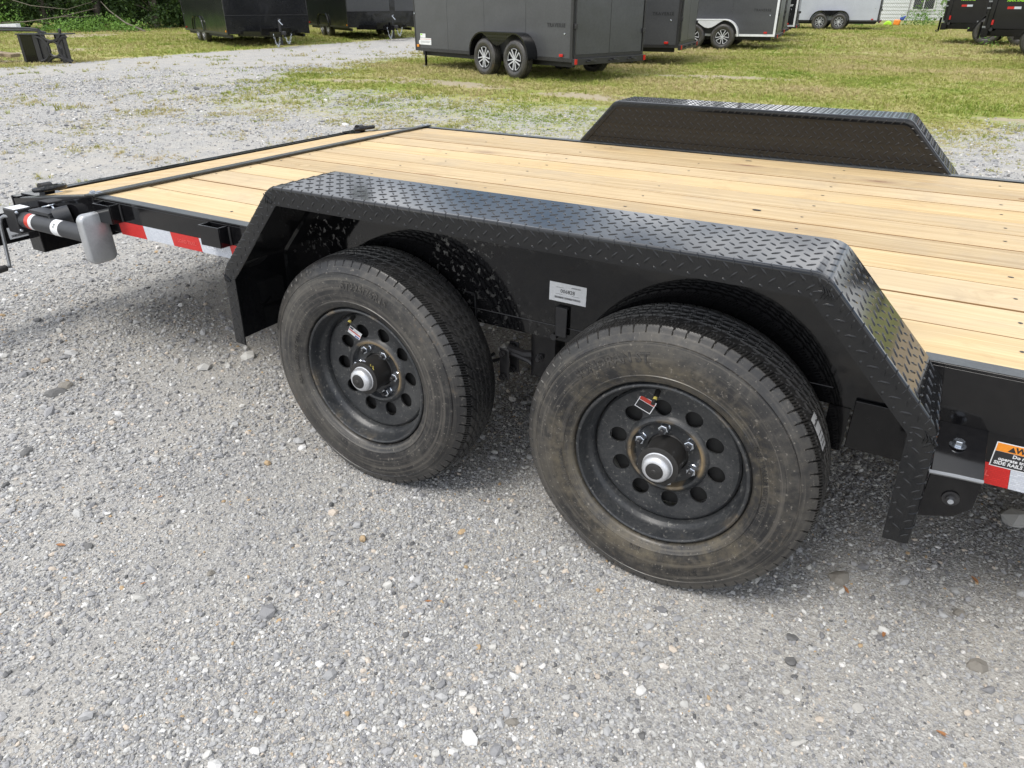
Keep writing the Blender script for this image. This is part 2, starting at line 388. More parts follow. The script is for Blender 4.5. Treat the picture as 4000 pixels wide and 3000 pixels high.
def ground_mat():
    m, nt, b, N, Lk = newmat('gravel_and_lawn')
    v = objcoord(nt)
    big = tex_noise(nt, .55, 5, .6, v); mid = tex_noise(nt, 3.2, 5, .65, v, .4); fine = tex_noise(nt, 55, 4, .7, v)
    vo = N('ShaderNodeTexVoronoi'); vo.inputs['Scale'].default_value = 95; Lk(v, vo.inputs['Vector'])
    vo2 = N('ShaderNodeTexVoronoi'); vo2.inputs['Scale'].default_value = 210; Lk(v, vo2.inputs['Vector'])
    s1 = N('ShaderNodeSeparateColor'); Lk(vo.outputs['Color'], s1.inputs[0]); s2 = N('ShaderNodeSeparateColor'); Lk(vo2.outputs['Color'], s2.inputs[0])
    stone = ramp(nt, s1.outputs[0], [(0, (.14, .14, .135)), (.3, (.26, .26, .26)), (.6, (.38, .375, .37)), (.85, (.48, .475, .46)), (1, (.66, .66, .64))])
    grit = ramp(nt, s2.outputs[0], [(0, (.15, .145, .14)), (.4, (.29, .28, .262)), (.8, (.42, .405, .375)), (1, (.54, .53, .50))])
    fines = mixc(nt, ramp(nt, mid.outputs['Fac'], [(.4, 0.0), (.62, 1.0)]), (.37, .36, .335), (.45, .425, .38))
    fm = ramp(nt, mixc(nt, .5, big.outputs['Fac'], mid.outputs['Fac']), [(.42, 0.0), (.56, .85)])
    c = mixc(nt, .5, stone, grit)
    c = mixc(nt, fm, c, mixc(nt, .35, fines, grit))
    # grass base from the painted-on growth map
    at = N('ShaderNodeAttribute'); at.attribute_name = 'growth'; at2 = N('ShaderNodeAttribute'); at2.attribute_name = 'bare'
    gm = mathn(nt, 'ADD', at.outputs['Fac'], mathn(nt, 'MULTIPLY', mathn(nt, 'SUBTRACT', mixc(nt, .7, mid.outputs['Fac'], tex_noise(nt, 17, 5, .8, v).outputs['Fac']), .5), 2.2))
    gmask = ramp(nt, gm, [(.40, 0.0), (.62, 1.0)])
    n4 = tex_noise(nt, .9, 5, .62, v, .6); n5 = tex_noise(nt, 22, 4, .7, v)
    gcol = ramp(nt, n4.outputs['Fac'], [(.3, (.42, .37, .19)), (.42, (.36, .34, .13)), (.55, (.27, .30, .07)), (.70, (.18, .25, .035))])
    gcol = mixc(nt, ramp(nt, n5.outputs['Fac'], [(.35, .35), (.6, 0.0)]), gcol, (.13, .12, .06))
    dirt = mixc(nt, n5.outputs['Fac'], (.30, .245, .18), (.42, .36, .28))
    c = mixc(nt, gmask, c, gcol)
    dm = mathn(nt, 'ADD', at2.outputs['Fac'], mathn(nt, 'MULTIPLY', mathn(nt, 'SUBTRACT', mid.outputs['Fac'], .5), 1.4))
    c = mixc(nt, ramp(nt, dm, [(.45, 0.0), (.62, .85)]), c, dirt)
    Lk(c, b.inputs['Base Color']); b.inputs['Roughness'].default_value = .92; b.inputs['Specular IOR Level'].default_value = .2
    h = mixc(nt, .5, mixc(nt, .5, vo.outputs['Distance'], vo2.outputs['Distance']), fine.outputs['Fac'])
    bump(nt, b, h, 1.0, .008)
    return m
M['ground'] = ground_mat()

def attr_mat(name, stops, attr='tint', rough=.85, noise=0.25, nscale=90, trans=0.0, spec=.3):
    m, nt, b, N, Lk = newmat(name)
    a = N('ShaderNodeAttribute'); a.attribute_name = attr; a.attribute_type = 'INSTANCER'
    c = ramp(nt, a.outputs['Fac'], stops)
    n = tex_noise(nt, nscale, 3, .6, objcoord(nt))
    c = mixc(nt, noise, c, ramp(nt, n.outputs['Fac'], [(.3, .35), (.7, 1.0)]), 'MULTIPLY')
    Lk(c, b.inputs['Base Color']); b.inputs['Roughness'].default_value = rough; b.inputs['Specular IOR Level'].default_value = spec
    return m
M['stone'] = attr_mat('crushed_stone', [(0, (.12, .12, .12)), (.18, (.22, .22, .225)), (.4, (.32, .32, .325)), (.62, (.43, .43, .425)), (.8, (.53, .52, .485)), (.93, (.72, .715, .70)), (1, (.45, .33, .2))])
M['grass'] = attr_mat('grass_blade', [(0, (.50, .40, .23)), (.32, (.42, .38, .16)), (.55, (.32, .335, .085)), (.8, (.20, .28, .04)), (1, (.13, .21, .03))], noise=.2, nscale=30)

def foliage(name, a, b_, c_):
    m, nt, b, N, Lk = newmat(name)
    geo = N('ShaderNodeNewGeometry'); n = tex_noise(nt, 1.7, 3, .6, objcoord(nt))
    f = mathn(nt, 'ADD', mathn(nt, 'MULTIPLY', geo.outputs['Random Per Island'], .6), mathn(nt, 'MULTIPLY_ADD', n.outputs['Fac'], 1.2, -.4))
    c = ramp(nt, f, [(.1, a), (.5, b_), (.95, c_)])
    Lk(c, b.inputs['Base Color']); b.inputs['Roughness'].default_value = .6; b.inputs['Specular IOR Level'].default_value = .25
    return m
M['leaf_dark'] = foliage('leaf_dark', (.014, .028, .008), (.03, .06, .014), (.07, .12, .025))
M['leaf_bright'] = foliage('leaf_bright', (.06, .12, .025), (.12, .23, .04), (.20, .34, .07))
M['bark'] = paint('bark', (.13, .11, .09), .9, .3, (.22, .2, .17), nscale=6, bumps=.4)
M['grey_wood'] = paint('weathered_wood', (.13, .11, .085), .85, .3, (.32, .3, .26), nscale=8, bumps=.3)
M['grey_panel'] = paint('charcoal_aluminium_skin', (.058, .060, .064), .34, .1, (.11, .11, .1), nscale=1.6)
M['black_panel'] = paint('black_aluminium_skin', (.011, .0115, .0135), .16, .08, (.06, .06, .05), nscale=1.5)
for _k in ('grey_panel', 'black_panel'):
    _nt = M[_k].node_tree; bump(_nt, _nt.nodes['Principled BSDF'], tex_noise(_nt, 1.8, 2, .5, objcoord(_nt)).outputs['Fac'], .35, .03)
M['white_panel'] = paint('silver_white_skin', (.42, .44, .49), .35, .08, (.36, .36, .36), nscale=2)
M['trim'] = paint('black_trim', (.016, .016, .017), .4, .05)
M['alu'] = paint('bright_aluminium', (.78, .79, .81), .3, .05, (.5, .5, .5), metallic=.25, nscale=8)
M['alloy'] = paint('machined_alloy', (.60, .61, .63), .35, .0, metallic=.2, nscale=20)
M['red_lens'] = paint('red_lens', (.5, .02, .015), .2)
M['amber_lens'] = paint('amber_lens', (.75, .27, .02), .2)
M['green_decal'] = paint('lime_decal', (.34, .75, .03), .4)
M['siding'] = paint('white_vinyl_siding', (.66, .68, .70), .5, .15, (.45, .45, .42), nscale=2)
M['fence'] = paint('galvanised_fence_wire', (.30, .30, .29), .6, .2, (.2, .2, .18), metallic=.3)
M['leafbrown'] = paint('dry_leaf_brown', (.33, .15, .06), .6, .2, (.4, .25, .12), nscale=60)
M['lime_toy'] = paint('lime_plastic', (.4, .72, .03), .4)
M['orange_toy'] = paint('orange_plastic', (.85, .25, .03), .4)
M['blue_toy'] = paint('blue_plastic', (.05, .1, .4), .4)
M['glass'] = paint('dark_window', (.02, .024, .028), .08)

# ------------------------------------------------------------------ ground
def gz(x, y):
    d = -.5*x+.866*y
    t = np.clip((d-3)/4, 0, None)
    return .007*np.where(t > 1, (d-3)-2, 2*t*t)
def sstep(a, b, x):
    t = np.clip((x-a)/(b-a), 0, 1); return t*t*(3-2*t)
def vnoise(x, y, s, seed=0):
    """cheap smooth value noise"""
    x = np.asarray(x, float)*s+seed*17.3; y = np.asarray(y, float)*s+seed*5.7
    xi = np.floor(x).astype(int); yi = np.floor(y).astype(int); fx = x-xi; fy = y-yi
    def h(a, b):
        v = np.sin(a*127.1+b*311.7+seed*74.7)*43758.5453; return v-np.floor(v)
    fx = fx*fx*(3-2*fx); fy = fy*fy*(3-2*fy)
    return (h(xi, yi)*(1-fx)+h(xi+1, yi)*fx)*(1-fy)+(h(xi, yi+1)*(1-fx)+h(xi+1, yi+1)*fx)*fy
def growth(x, y):
    n = vnoise(x, y, .7, 1)*.6+vnoise(x, y, 2.1, 2)*.4
    # the field right of the drive
    edge = -9.2-.16*(y-6)+2.4*(n-.5)
    inx = .55*sstep(-1.8, .2, x-edge)+.45*sstep(-.2, 1.6, x-edge)
    fld = .46*sstep(3.4, 6.4, y+1.6*(n-.5))+.62*sstep(7.9, 11.0, y-.12*x+2.2*(n-.5))
    # thinner again on the worn gravel strip at the right
    worn = sstep(1.2, 2.6, x-.25*(y-8))*sstep(8.6, 7.2, y-.4*x)*.35
    right = inx*np.clip(fld-worn, 0, 1.2)
    left = sstep(-.5, .6, -(x+16.9+.5*(n-.5)))*1.1
    far = sstep(38, 48, y)*1.0
    return np.clip(np.maximum(np.maximum(right, left), far), 0, 1.15)
def bare(x, y):
    n = vnoise(x, y, .9, 5)
    def blob(cx, cy, rx, ry, a=0):
        c, s = math.cos(a), math.sin(a); u = (x-cx)*c+(y-cy)*s; w = -(x-cx)*s+(y-cy)*c
        return np.clip(1.25-np.sqrt((u/rx)**2+(w/ry)**2), 0, 1)
    b = np.maximum.reduce([blob(-6.6, 9.9, 2.6, .5, -.2), blob(-3.2, 9.3, 1.8, .45, -.1), blob(-21.5, 11.5, 1.2, 2.6, .2)*.8,
                           blob(-2.5, 13.2, 1.8, .5, .2), blob(-30, 17.6, 2.2, 3.0, .3), blob(2.2, 9.6, 1.2, .4, -.2), blob(-8.2, 9.4, 1.5, .5, .2), blob(-19.5, 8.2, 1.8, .8, .5)])
    return np.clip(b*(.65+.6*n), 0, 1)

def make_ground():
    xs = np.concatenate([np.linspace(-300, -45, 14), np.arange(-44, -14, .4), np.arange(-14, 6, .16), np.linspace(6.3, 30, 24), np.linspace(35, 300, 14)])
    ys = np.concatenate([np.linspace(-200, -12, 12), np.arange(-11, 4, .5), np.arange(4, 14, .16), np.arange(14, 52, .5), np.linspace(53, 320, 20)])
    X, Y = np.meshgrid(xs, ys); nx, ny = len(xs), len(ys)
    Z = gz(X, Y)+.012*(vnoise(X, Y, .8, 9)-.5)*sstep(4, 8, np.abs(Y))+.0
    v = np.stack([X, Y, Z], -1).reshape(-1, 3)
    i = np.arange(nx*ny).reshape(ny, nx)
    f = np.stack([i[:-1, :-1], i[:-1, 1:], i[1:, 1:], i[1:, :-1]], -1).reshape(-1, 4)
    me = bpy.data.meshes.new('ground'); me.from_pydata(v.tolist(), [], f.tolist())
    for nm, fn in (('growth', growth), ('bare', bare)):
        a = me.attributes.new(nm, 'FLOAT', 'POINT'); a.data.foreach_set('value', fn(v[:, 0], v[:, 1]).astype(np.float32))
    me.materials.append(M['ground']); me.polygons.foreach_set('use_smooth', [True]*len(me.polygons))
    o = bpy.data.objects.new('ground', me); COL.objects.link(o); o['kind'] = 'structure'
    return o
make_ground()

# ---- scattered instances through geometry nodes
def scatter(name, pts, rot, scl, tint, idx, build_instances, label=None):
    me = bpy.data.meshes.new(name); me.from_pydata(pts.tolist(), [], [])
    for nm, ty, arr in (('rot', 'FLOAT_VECTOR', rot), ('scl', 'FLOAT_VECTOR', scl)):
        a = me.attributes.new(nm, ty, 'POINT'); a.data.foreach_set('vector', arr.astype(np.float32).ravel())
    a = me.attributes.new('tint', 'FLOAT', 'POINT'); a.data.foreach_set('value', tint.astype(np.float32))
    a = me.attributes.new('idx', 'INT', 'POINT'); a.data.foreach_set('value', idx.astype(np.int32))
    o = bpy.data.objects.new(name, me); COL.objects.link(o)
    ng = bpy.data.node_groups.new(name, 'GeometryNodeTree')
    ng.interface.new_socket('Geometry', in_out='INPUT', socket_type='NodeSocketGeometry')
    ng.interface.new_socket('Geometry', in_out='OUTPUT', socket_type='NodeSocketGeometry')
    gi = ng.nodes.new('NodeGroupInput'); go = ng.nodes.new('NodeGroupOutput')
    iop = ng.nodes.new('GeometryNodeInstanceOnPoints'); iop.inputs['Pick Instance'].default_value = True
    def named(nm, ty):
        n = ng.nodes.new('GeometryNodeInputNamedAttribute'); n.data_type = ty; n.inputs['Name'].default_value = nm
        return [s for s in n.outputs if s.enabled][0]
    inst = build_instances(ng)
    ng.links.new(gi.outputs[0], iop.inputs['Points']); ng.links.new(inst, iop.inputs['Instance'])
    ng.links.new(named('idx', 'INT'), iop.inputs['Instance Index'])
    e2r = ng.nodes.new('FunctionNodeEulerToRotation'); ng.links.new(named('rot', 'FLOAT_VECTOR'), e2r.inputs[0])
    ng.links.new(e2r.outputs[0], iop.inputs['Rotation']); ng.links.new(named('scl', 'FLOAT_VECTOR'), iop.inputs['Scale'])
    ng.links.new(iop.outputs[0], go.inputs[0])
    md = o.modifiers.new('scatter', 'NODES'); md.node_group = ng
    o['kind'] = 'stuff'
    if label: o['label'] = label
    return o

def rock_mesh(seed, sub=1, flat=.6, rough=.28):
    bm = bmesh.new(); bmesh.ops.create_icosphere(bm, subdivisions=sub, radius=1)
    r = random.Random(seed); ax = [Vector((r.uniform(-1, 1), r.uniform(-1, 1), r.uniform(-1, 1))).normalized() for _ in range(9)]
    cut = [r.uniform(.55, .95) for _ in ax]
    for v in bm.verts:
        p = v.co.copy()
        for a, c in zip(ax, cut):
            d = p.dot(a)
            if d > c: p -= a*(d-c)
        p *= 1+r.uniform(-rough, rough)*.35
        v.co = Vector((p.x, p.y*.8, p.z*flat))
    me = bpy.data.meshes.new('stone_shape'); bm.to_mesh(me); bm.free(); me.materials.append(M['stone']); return me

def mesh_picker(meshes):
    def f(ng):
        g2i = ng.nodes.new('GeometryNodeGeometryToInstance')
        for me in reversed(meshes):
            ob = bpy.data.objects.new('shape_source', me)      # never linked to the scene
            oi = ng.nodes.new('GeometryNodeObjectInfo'); oi.inputs['Object'].default_value = ob; oi.inputs['As Instance'].default_value = True
            ng.links.new(oi.outputs['Geometry'], g2i.inputs[0]) if len(meshes) == 1 else None
            f.outs.append(oi.outputs['Geometry'])
        if len(meshes) == 1: return g2i.outputs[0]
        ng.nodes.remove(g2i)
        j = ng.nodes.new('GeometryNodeJoinGeometry')
        for s in f.outs: ng.links.new(s, j.inputs[0])
        return j.outputs[0]
    f.outs = []
    return f

CAMP = np.array([1.2691, -1.3417])
def in_wedge(x, y, lo=-68, hi=12):
    a = np.degrees(np.arctan2(x-CAMP[0], y-CAMP[1])); return (a > lo) & (a < hi)

def make_gravel():
    P = []; S = []
    for (n, r0, r1, s0) in ((330000, .15, 2.2, .0024), (200000, .15, 2.6, .0040), (230000, 2.0, 6.0, .0052), (130000, 6.0, 18.0, .0105)):
        r = np.sqrt(RNG.uniform(r0*r0, r1*r1, n)); a = np.radians(RNG.uniform(-72 if r0 > 1 else -115, 20 if r0 > 1 else 50, n))
        x = CAMP[0]+r*np.sin(a); y = CAMP[1]+r*np.cos(a)
        clump = vnoise(x, y, 1.6, 21)*.5+vnoise(x, y, 4.5, 22)*.3+vnoise(x, y, .55, 23)*.2
        keep = (RNG.random(n) < np.clip(.55+3.2*(clump-.44), .30, 1)) & (growth(x, y) < .25+.5*RNG.random(n))
        x, y = x[keep], y[keep]
        s = s0*np.exp(RNG.normal(0, .42, len(x))); big = RNG.random(len(x)) < (.014 if s0 > .003 else .0); s[big] *= RNG.uniform(1.6, 2.9, big.sum()) * (1 if r0 < 6 else .7)
        P.append(np.stack([x, y, gz(x, y)+s*.2], 1)); S.append(s)
    P = np.concatenate(P); s = np.concatenate(S); n = len(P)
    rot = np.stack([RNG.uniform(-.5, .5, n), RNG.uniform(-.5, .5, n), RNG.uniform(0, 6.28, n)], 1)
    scl = np.stack([s, s*RNG.uniform(.75, 1.1, n), s*RNG.uniform(.7, 1.1, n)], 1)
    t = np.clip(RNG.normal(.55, .23, n), 0, .97); t[RNG.random(n) < .006] = 1.0
    scatter('gravel_stones', P, rot, scl, t, RNG.integers(0, 5, n), mesh_picker([rock_mesh(k) for k in range(5)]))
make_gravel()

def tuft_mesh(seed, n=11, h=1.0):
    r = random.Random(seed); mb = MB()
    for k in range(n):
        a = r.uniform(0, 6.28); d = r.uniform(0, .45); bx, by = d*math.cos(a), d*math.sin(a)
        hh = h*r.uniform(.5, 1.1); ln = r.uniform(.15, .8)*hh; a2 = a+r.uniform(-.9, .9); w = r.uniform(.035, .06)
        px, py = -math.sin(a2)*w, math.cos(a2)*w; dx, dy = math.cos(a2)*ln, math.sin(a2)*ln
        mb.add([(bx-px, by-py, -.05), (bx+px, by+py, -.05), (bx+px*.8+dx*.4, by+py*.8+dy*.4, hh*.62), (bx-px*.8+dx*.4, by-py*.8+dy*.4, hh*.62), (bx+dx, by+dy, hh)],
               [(0, 1, 2, 3), (3, 2, 4)])
    me = bpy.data.meshes.new('tuft_shape'); me.from_pydata(mb.v, [], mb.f); me.materials.append(M['grass']); return me

def make_grass():
    P = []; S = []; T = []
    for (n, r0, r1, h) in ((110000, 5.5, 11, .021), (150000, 11, 22, .034), (90000, 22, 46, .055)):
        r = np.sqrt(RNG.uniform(r0*r0, r1*r1, n)); a = np.radians(RNG.uniform(-70, 8, n))
        x = CAMP[0]+r*np.sin(a); y = CAMP[1]+r*np.cos(a)
        g = growth(x, y)-.9*bare(x, y); cl = vnoise(x, y, 2.2, 31)*.5+vnoise(x, y, 7, 32)*.5
        keep = RNG.random(n) < np.clip(g*1.1-.17+(cl-.5)*1.5, 0, 1)
        x, y = x[keep], y[keep]; cl = cl[keep]
        P.append(np.stack([x, y, gz(x, y)-.005], 1)); S.append(h*np.exp(RNG.normal(0, .3, len(x))))
        t = .02+.85*(vnoise(x, y, .45, 41)*.55+vnoise(x, y, 1.7, 42)*.45)+RNG.normal(0, .12, len(x))
        T.append(t)
    P = np.concatenate(P); s = np.concatenate(S); t = np.clip(np.concatenate(T), 0, 1); n = len(P)
    rot = np.stack([RNG.uniform(-.15, .15, n), RNG.uniform(-.15, .15, n), RNG.uniform(0, 6.28, n)], 1)
    scl = np.stack([s*1.2, s*1.2, s*RNG.uniform(.7, 1.2, n)], 1)
    scatter('grass', P, rot, scl, t, RNG.integers(0, 4, n), mesh_picker([tuft_mesh(k) for k in range(4)]))
make_grass()

# ================================================================== the flatbed trailer
ROOT = empty('flatbed_trailer', (0, 0, 0), 0, 'black flatbed trailer with pale pine plank deck and tread plate fenders, filling the foreground', 'trailer')
ROOT.rotation_euler = (-.0102, 0, 0)
ZD, YN, YF, YMID = .671, .165, 2.2845, 1.22475
X0, X1 = -1.42, 3.7                 # strip, rear end
XR, ZR = -1.985, .598               # lower front end
S = .8846

# deck planks
PW = (YF-.042-(YN+.042))/11
pl = MB(); pl.box(-1.40, -PW/2+.0029, -.038, X1-.06, PW/2-.0029, 0)
plank_me = pl.mesh('plank', M['wood']); plank_me.materials.append(M['wood_edge'])
for _p in plank_me.polygons:
    if abs(_p.normal.y) > .5 or abs(_p.normal.x) > .5: _p.material_index = 1
sc_b = MB(); sc_b.lathe([(-.001, .0), (.0008, .0048), (.0008, .0)], 8, axis='z')
screw_me = sc_b.mesh('screw', M['ink'])
r_ = random.Random(5)
for i in range(11):
    p = link('plank', plank_me, None, ROOT); p.location = (0, YN+.042+PW*(i+.5), ZD-.001-r_.uniform(0, .0022)); p.rotation_euler = (r_.uniform(-.006, .006), 0, 0)
    b = p.modifiers.new('bevel', 'BEVEL'); b.width = .0042; b.segments = 2; p.scale = (1, r_.uniform(.985, 1.0), 1)
    for xs in (-1.355, -.80, -.24, .352, .94, 1.53, 2.12):
        if r_.random() < .85:
            s = link('screw', screw_me, None, p); s.location = (xs+r_.uniform(-.008, .008), r_.uniform(-.02, .02), 0.0002); s.scale = (r_.uniform(1, 1.6), r_.uniform(.8, 1.1), 1)
        if xs in (-.24, -.8) and r_.random() < .6:
            s = link('screw', screw_me, None, p); s.location = (xs+r_.uniform(-.25, .2), r_.uniform(-.05, .05), 0.0002)
# a knot hole and a dark check, real places on the fifth and sixth boards
for (kx, ky, l, w) in ((.779, 1.223, .030, .016), (.985, .966, .016, .006), (1.60, 1.90, .028, .006), (.53, 2.15, .03, .006)):
    mb = MB(); mb.lathe([(.0, .0), (.0, 1.0), (-.004, 1.02)], 12, axis='z')
    k = mb.build('knot', M['leafbrown'] if l < .03 else M['ink'], ROOT); k.location = (kx, ky, ZD+.0014); k.scale = (l/2, w/2, .3)

# lower front boards (sloping)
sl = math.atan2(ZD-ZR, X0-XR)
nb = 3; bw = (X0-XR-.05)/nb
for i in range(nb):
    mb = MB(); mb.box(-bw/2+.001, YN+.042, -.036, bw/2-.001, YF-.042, 0)
    p = mb.build('front_board', M['wood'], ROOT, bevel=.003); t = (i+.5)/nb
    xc = XR+.045+(X0-XR-.05)*t; p.location = (xc, 0, ZR+(xc-XR)*math.tan(sl)-.002); p.rotation_euler = (0, -sl, 0)

# side rails : flat top channel + web
def side_rail(y, sgn, x0, x1, z1, depth, name='side_rail'):
    mb = MB(); ya, yb = sorted((y, y+sgn*.041)); mb.box(x0, ya, z1-.007, x1, yb, z1)
    yw0, yw1 = sorted((y+sgn*.0, y+sgn*.008)); mb.box(x0, yw0, z1-depth, x1, yw1, z1-.0071)
    ya, yb = sorted((y+sgn*.0081, y+sgn*.041)); mb.box(x0, ya, z1-depth, x1, yb, z1-depth+.008)
    return mb.build(name, M['black'], ROOT, bevel=.0015)
side_rail(YN, 1, X0+.012, -.455, ZD, .12)
mb = MB(); mb.prism([(1.350, ZD-.0071), (1.378, .630), (1.385, .546), (X1, .546), (X1, ZD-.0071)], YN, YN+.008); mb.box(1.36, YN, ZD-.007, X1, YN+.041, ZD); mb.build('side_rail', M['black'], ROOT, bevel=.0015)
side_rail(YF, -1, X0+.012, X1, ZD, .125)
for xa, xb in ((X0+.014, -.40), (1.352, X1)):
    mb = MB(); mb.box(xa, YN+.001, ZD+.0002, xb, YN+.040, ZD+.0016); mb.build('rail_top', M['steel_edge'], ROOT)
mb = MB(); mb.box(X0+.014, YF-.040, ZD+.0002, X1, YF-.001, ZD+.0016); mb.build('rail_top', M['steel_edge'], ROOT)
# lower main channel behind the wheels and along the far side
mb = MB(); mb.box(1.25, YN+.004, .427, X1, YN+.012, .5455); mb.box(1.25, YN+.0121, .427, X1, YN+.06, .437); mb.build('main_channel', M['black'], ROOT, bevel=.0015)
mb = MB(); mb.box(1.25, YF-.012, .427, X1, YF-.004, .5455); mb.build('main_channel', M['black'], ROOT)
# sloping front side plates
for y, s in ((YN, 1), (YF, -1)):
    mb = MB(); ya, yb = sorted((y, y+s*.008))
    mb.prism([(X0+.008, ZD), (XR, ZR), (XR-.01, ZR-.055), (XR+.03, ZR-.1), (-1.33, .546), (X0+.008, .546)], ya, yb)
    ya, yb = sorted((y+s*.0082, y+s*.040)); mb.prism([(X0+.008, ZD), (XR, ZR), (XR, ZR-.008), (X0+.008, ZD-.008)], ya, yb)
    mb.build('front_side_plate', M['black'], ROOT, bevel=.0015)
    ya, yb = sorted((y+s*.0012, y+s*.039)); mb = MB(); mb.prism([(X0, ZD+.0012), (XR+.05, ZR+.006+.0012), (XR+.05, ZR+.0062), (X0, ZD)], ya, yb); mb.build('rail_top', M['steel_edge'], ROOT)
# front cap rail
mb = MB(); mb.box(XR-.008, YN-.003, ZR-.10, XR, YF+.003, ZR+.010); mb.box(XR+.0002, YN, ZR+.004, XR+.036, YF, ZR+.0102)
mb.build('front_rail', M['black'], ROOT, bevel=.002)
# hinge strip over the joint, with bolts at each end
mb = MB()
hs = .0
mb.add([(X0-.035, YN-.004, ZD-.004), (X0+.035, YN-.004, ZD+.005), (X0+.035, YF+.004, ZD+.005), (X0-.035, YF+.004, ZD-.004),
        (X0-.035, YN-.004, ZD+.004), (X0+.035, YN-.004, ZD+.012), (X0+.035, YF+.004, ZD+.012), (X0-.035, YF+.004, ZD+.004)],
       [(0, 3, 2, 1), (4, 5, 6, 7), (0, 1, 5, 4), (1, 2, 6, 5), (2, 3, 7, 6), (3, 0, 4, 7)])
mb.build('hinge_strip', M['steel_edge'], ROOT, bevel=.0015)
def hexbolt(name, parent, loc, r=.0095, h=.007, axis='z', washer=True, mat=None):
    mb = MB()
    if washer: mb.lathe([(0, 0), (0, r*1.45), (.0018, r*1.45), (.0018, r)], 18, axis=axis)
    sgn = -1 if axis == 'y-' else 1
    mb.lathe([(.0018, r), (h, r), (h+.001, r*.85), (h+.001, 0)], 6, axis=axis[0])
    o = mb.build(name, mat or M['bolt'], parent, ang=25); o.location = loc
    return o
for y in (YN+.022, YF-.022):
    for x in (X0-.018, X0+.02): hexbolt('bolt', ROOT, (x, y, ZD+(.006 if x < X0 else .0095)))

# stake pockets
def pocket(x0, x1, y, s, z1=.664, h=.068, d=.045):
    mb = MB(); t = .005; yo = y-s*.001; yi = y-s*d
    a, b = sorted((yi, yi+s*t)); mb.box(x0, a, z1-h, x1, b, z1)
    a, b = sorted((yi+s*(t+.0001), yo)); mb.box(x0, a, z1-h, x0+t, b, z1); mb.box(x1-t, a, z1-h, x1, b, z1)
    mb.box(x0, a, z1-h-.004, x1, b, z1-h-.0002) if False else None
    o = mb.build('stake_pocket', M['black'], ROOT, bevel=.0015)
    for x in (x0-.002, x1+.002):
        w = MB(); w.tube([(x, y-s*.003, z1-h+.004), (x, y-s*.004, z1-h*.5), (x, y-s*.003, z1-.004)], .0038, 6); w.build('weld_bead', M['satin'], o)
pocket(-1.345, -1.250, YN, 1); pocket(-.770, -.675, YN, 1)
for x in (-1.35, -.78): pocket(x, x+.1, YF, -1)

# reflective tape, red and white segments
def tape(x0, x1, z0, y, mat, txt=None, skew=.008):
    mb = MB(); mb.add([(x0, y, z0), (x1, y, z0), (x1-skew, y, z0+.049), (x0-skew, y, z0+.049), (x0, y+.001, z0), (x1, y+.001, z0), (x1-skew, y+.001, z0+.049), (x0-skew, y+.001, z0+.049)],
                      [(0, 1, 2, 3), (4, 7, 6, 5), (0, 4, 5, 1), (1, 5, 6, 2), (2, 6, 7, 3), (3, 7, 4, 0)])
    o = mb.build('reflector_tape', mat, ROOT)
    if txt:
        text('tape_print', txt, .017, M['tape_print_r'] if mat is M['tape_red'] else M['tape_print_w'], o, frame(((x0+x1)/2, y-.0006, z0+.024), (1, 0, 0), (0, 0, 1)), depth=.0002, bold=.0004)
xs = [(-1.277, M['tape_red'], None), (-1.131, M['tape_white'], None), (-.982, M['tape_red'], 'LOAD TRAIL'), (-.832, M['tape_white'], 'LOAD TRAIL'), (-.680, M['tape_red'], None), (-.56, None, None)]
for a, b in zip(xs[:-1], xs[1:]): tape(a[0], b[0]-.0006, .5485, YN-.0014, a[1], a[2])
xs = [(1.44, M['tape_red'], 'TRAIL'), (1.562, M['tape_white'], 'L'), (1.712, M['tape_red'], None), (1.862, M['tape_white'], None), (2.01, M['tape_red'], None), (2.16, None, None)]
for a, b in zip(xs[:-1], xs[1:]): tape(a[0], b[0]-.0006, .428, YN+.0026, a[1], a[2])

# warning sticker on the rear rail
def sticker(name, parent, m, w, h, mat, t=.0004):
    mb = MB(); mb.box(-w/2, -h/2, 0, w/2, h/2, t); o = mb.build(name, mat, parent); o.matrix_local = m; return o
def patch(parent, x0, y0, x1, y1, mat, name='printed_band', z=.0004):
    mb = MB(); mb.box(x0, y0, z+.0001, x1, y1, z+.0003); return mb.build(name, mat, parent)
st = sticker('warning_sticker', ROOT, frame((1.5915, YN+.0028, .5005), (1, 0, 0), (0, 0, 1)), .150, .056, M['white_stk'])
patch(st, -.073, .008, .073, .026, M['orange_stk']); patch(st, -.073, -.026, .073, .0075, M['ink'])
def put(parent, s, size, x, y, mat, **k): return text('lettering', s, size, mat, parent, Matrix.Translation((x, y, .0009)), depth=.0001, **k)
put(st, 'WAR', .017, -.048+.027, .0165, M['ink'], align='CENTER', bold=.0006)
mb = MB(); mb.add([(-.053, .0105, .0009), (-.039, .0105, .0009), (-.046, .0225, .0009)], [(0, 1, 2)]); mb.build('warning_triangle', M['ink'], st)
put(st, 'Do not m', .0105, -.042, .0015, M['white_stk'], align='LEFT', bold=.0003)
put(st, 'operate traile', .0105, -.064, -.0085, M['white_stk'], align='LEFT', bold=.0003)
put(st, 'SIDE RAILS / F', .0105, -.069, -.0185, M['white_stk'], align='LEFT', bold=.0003)

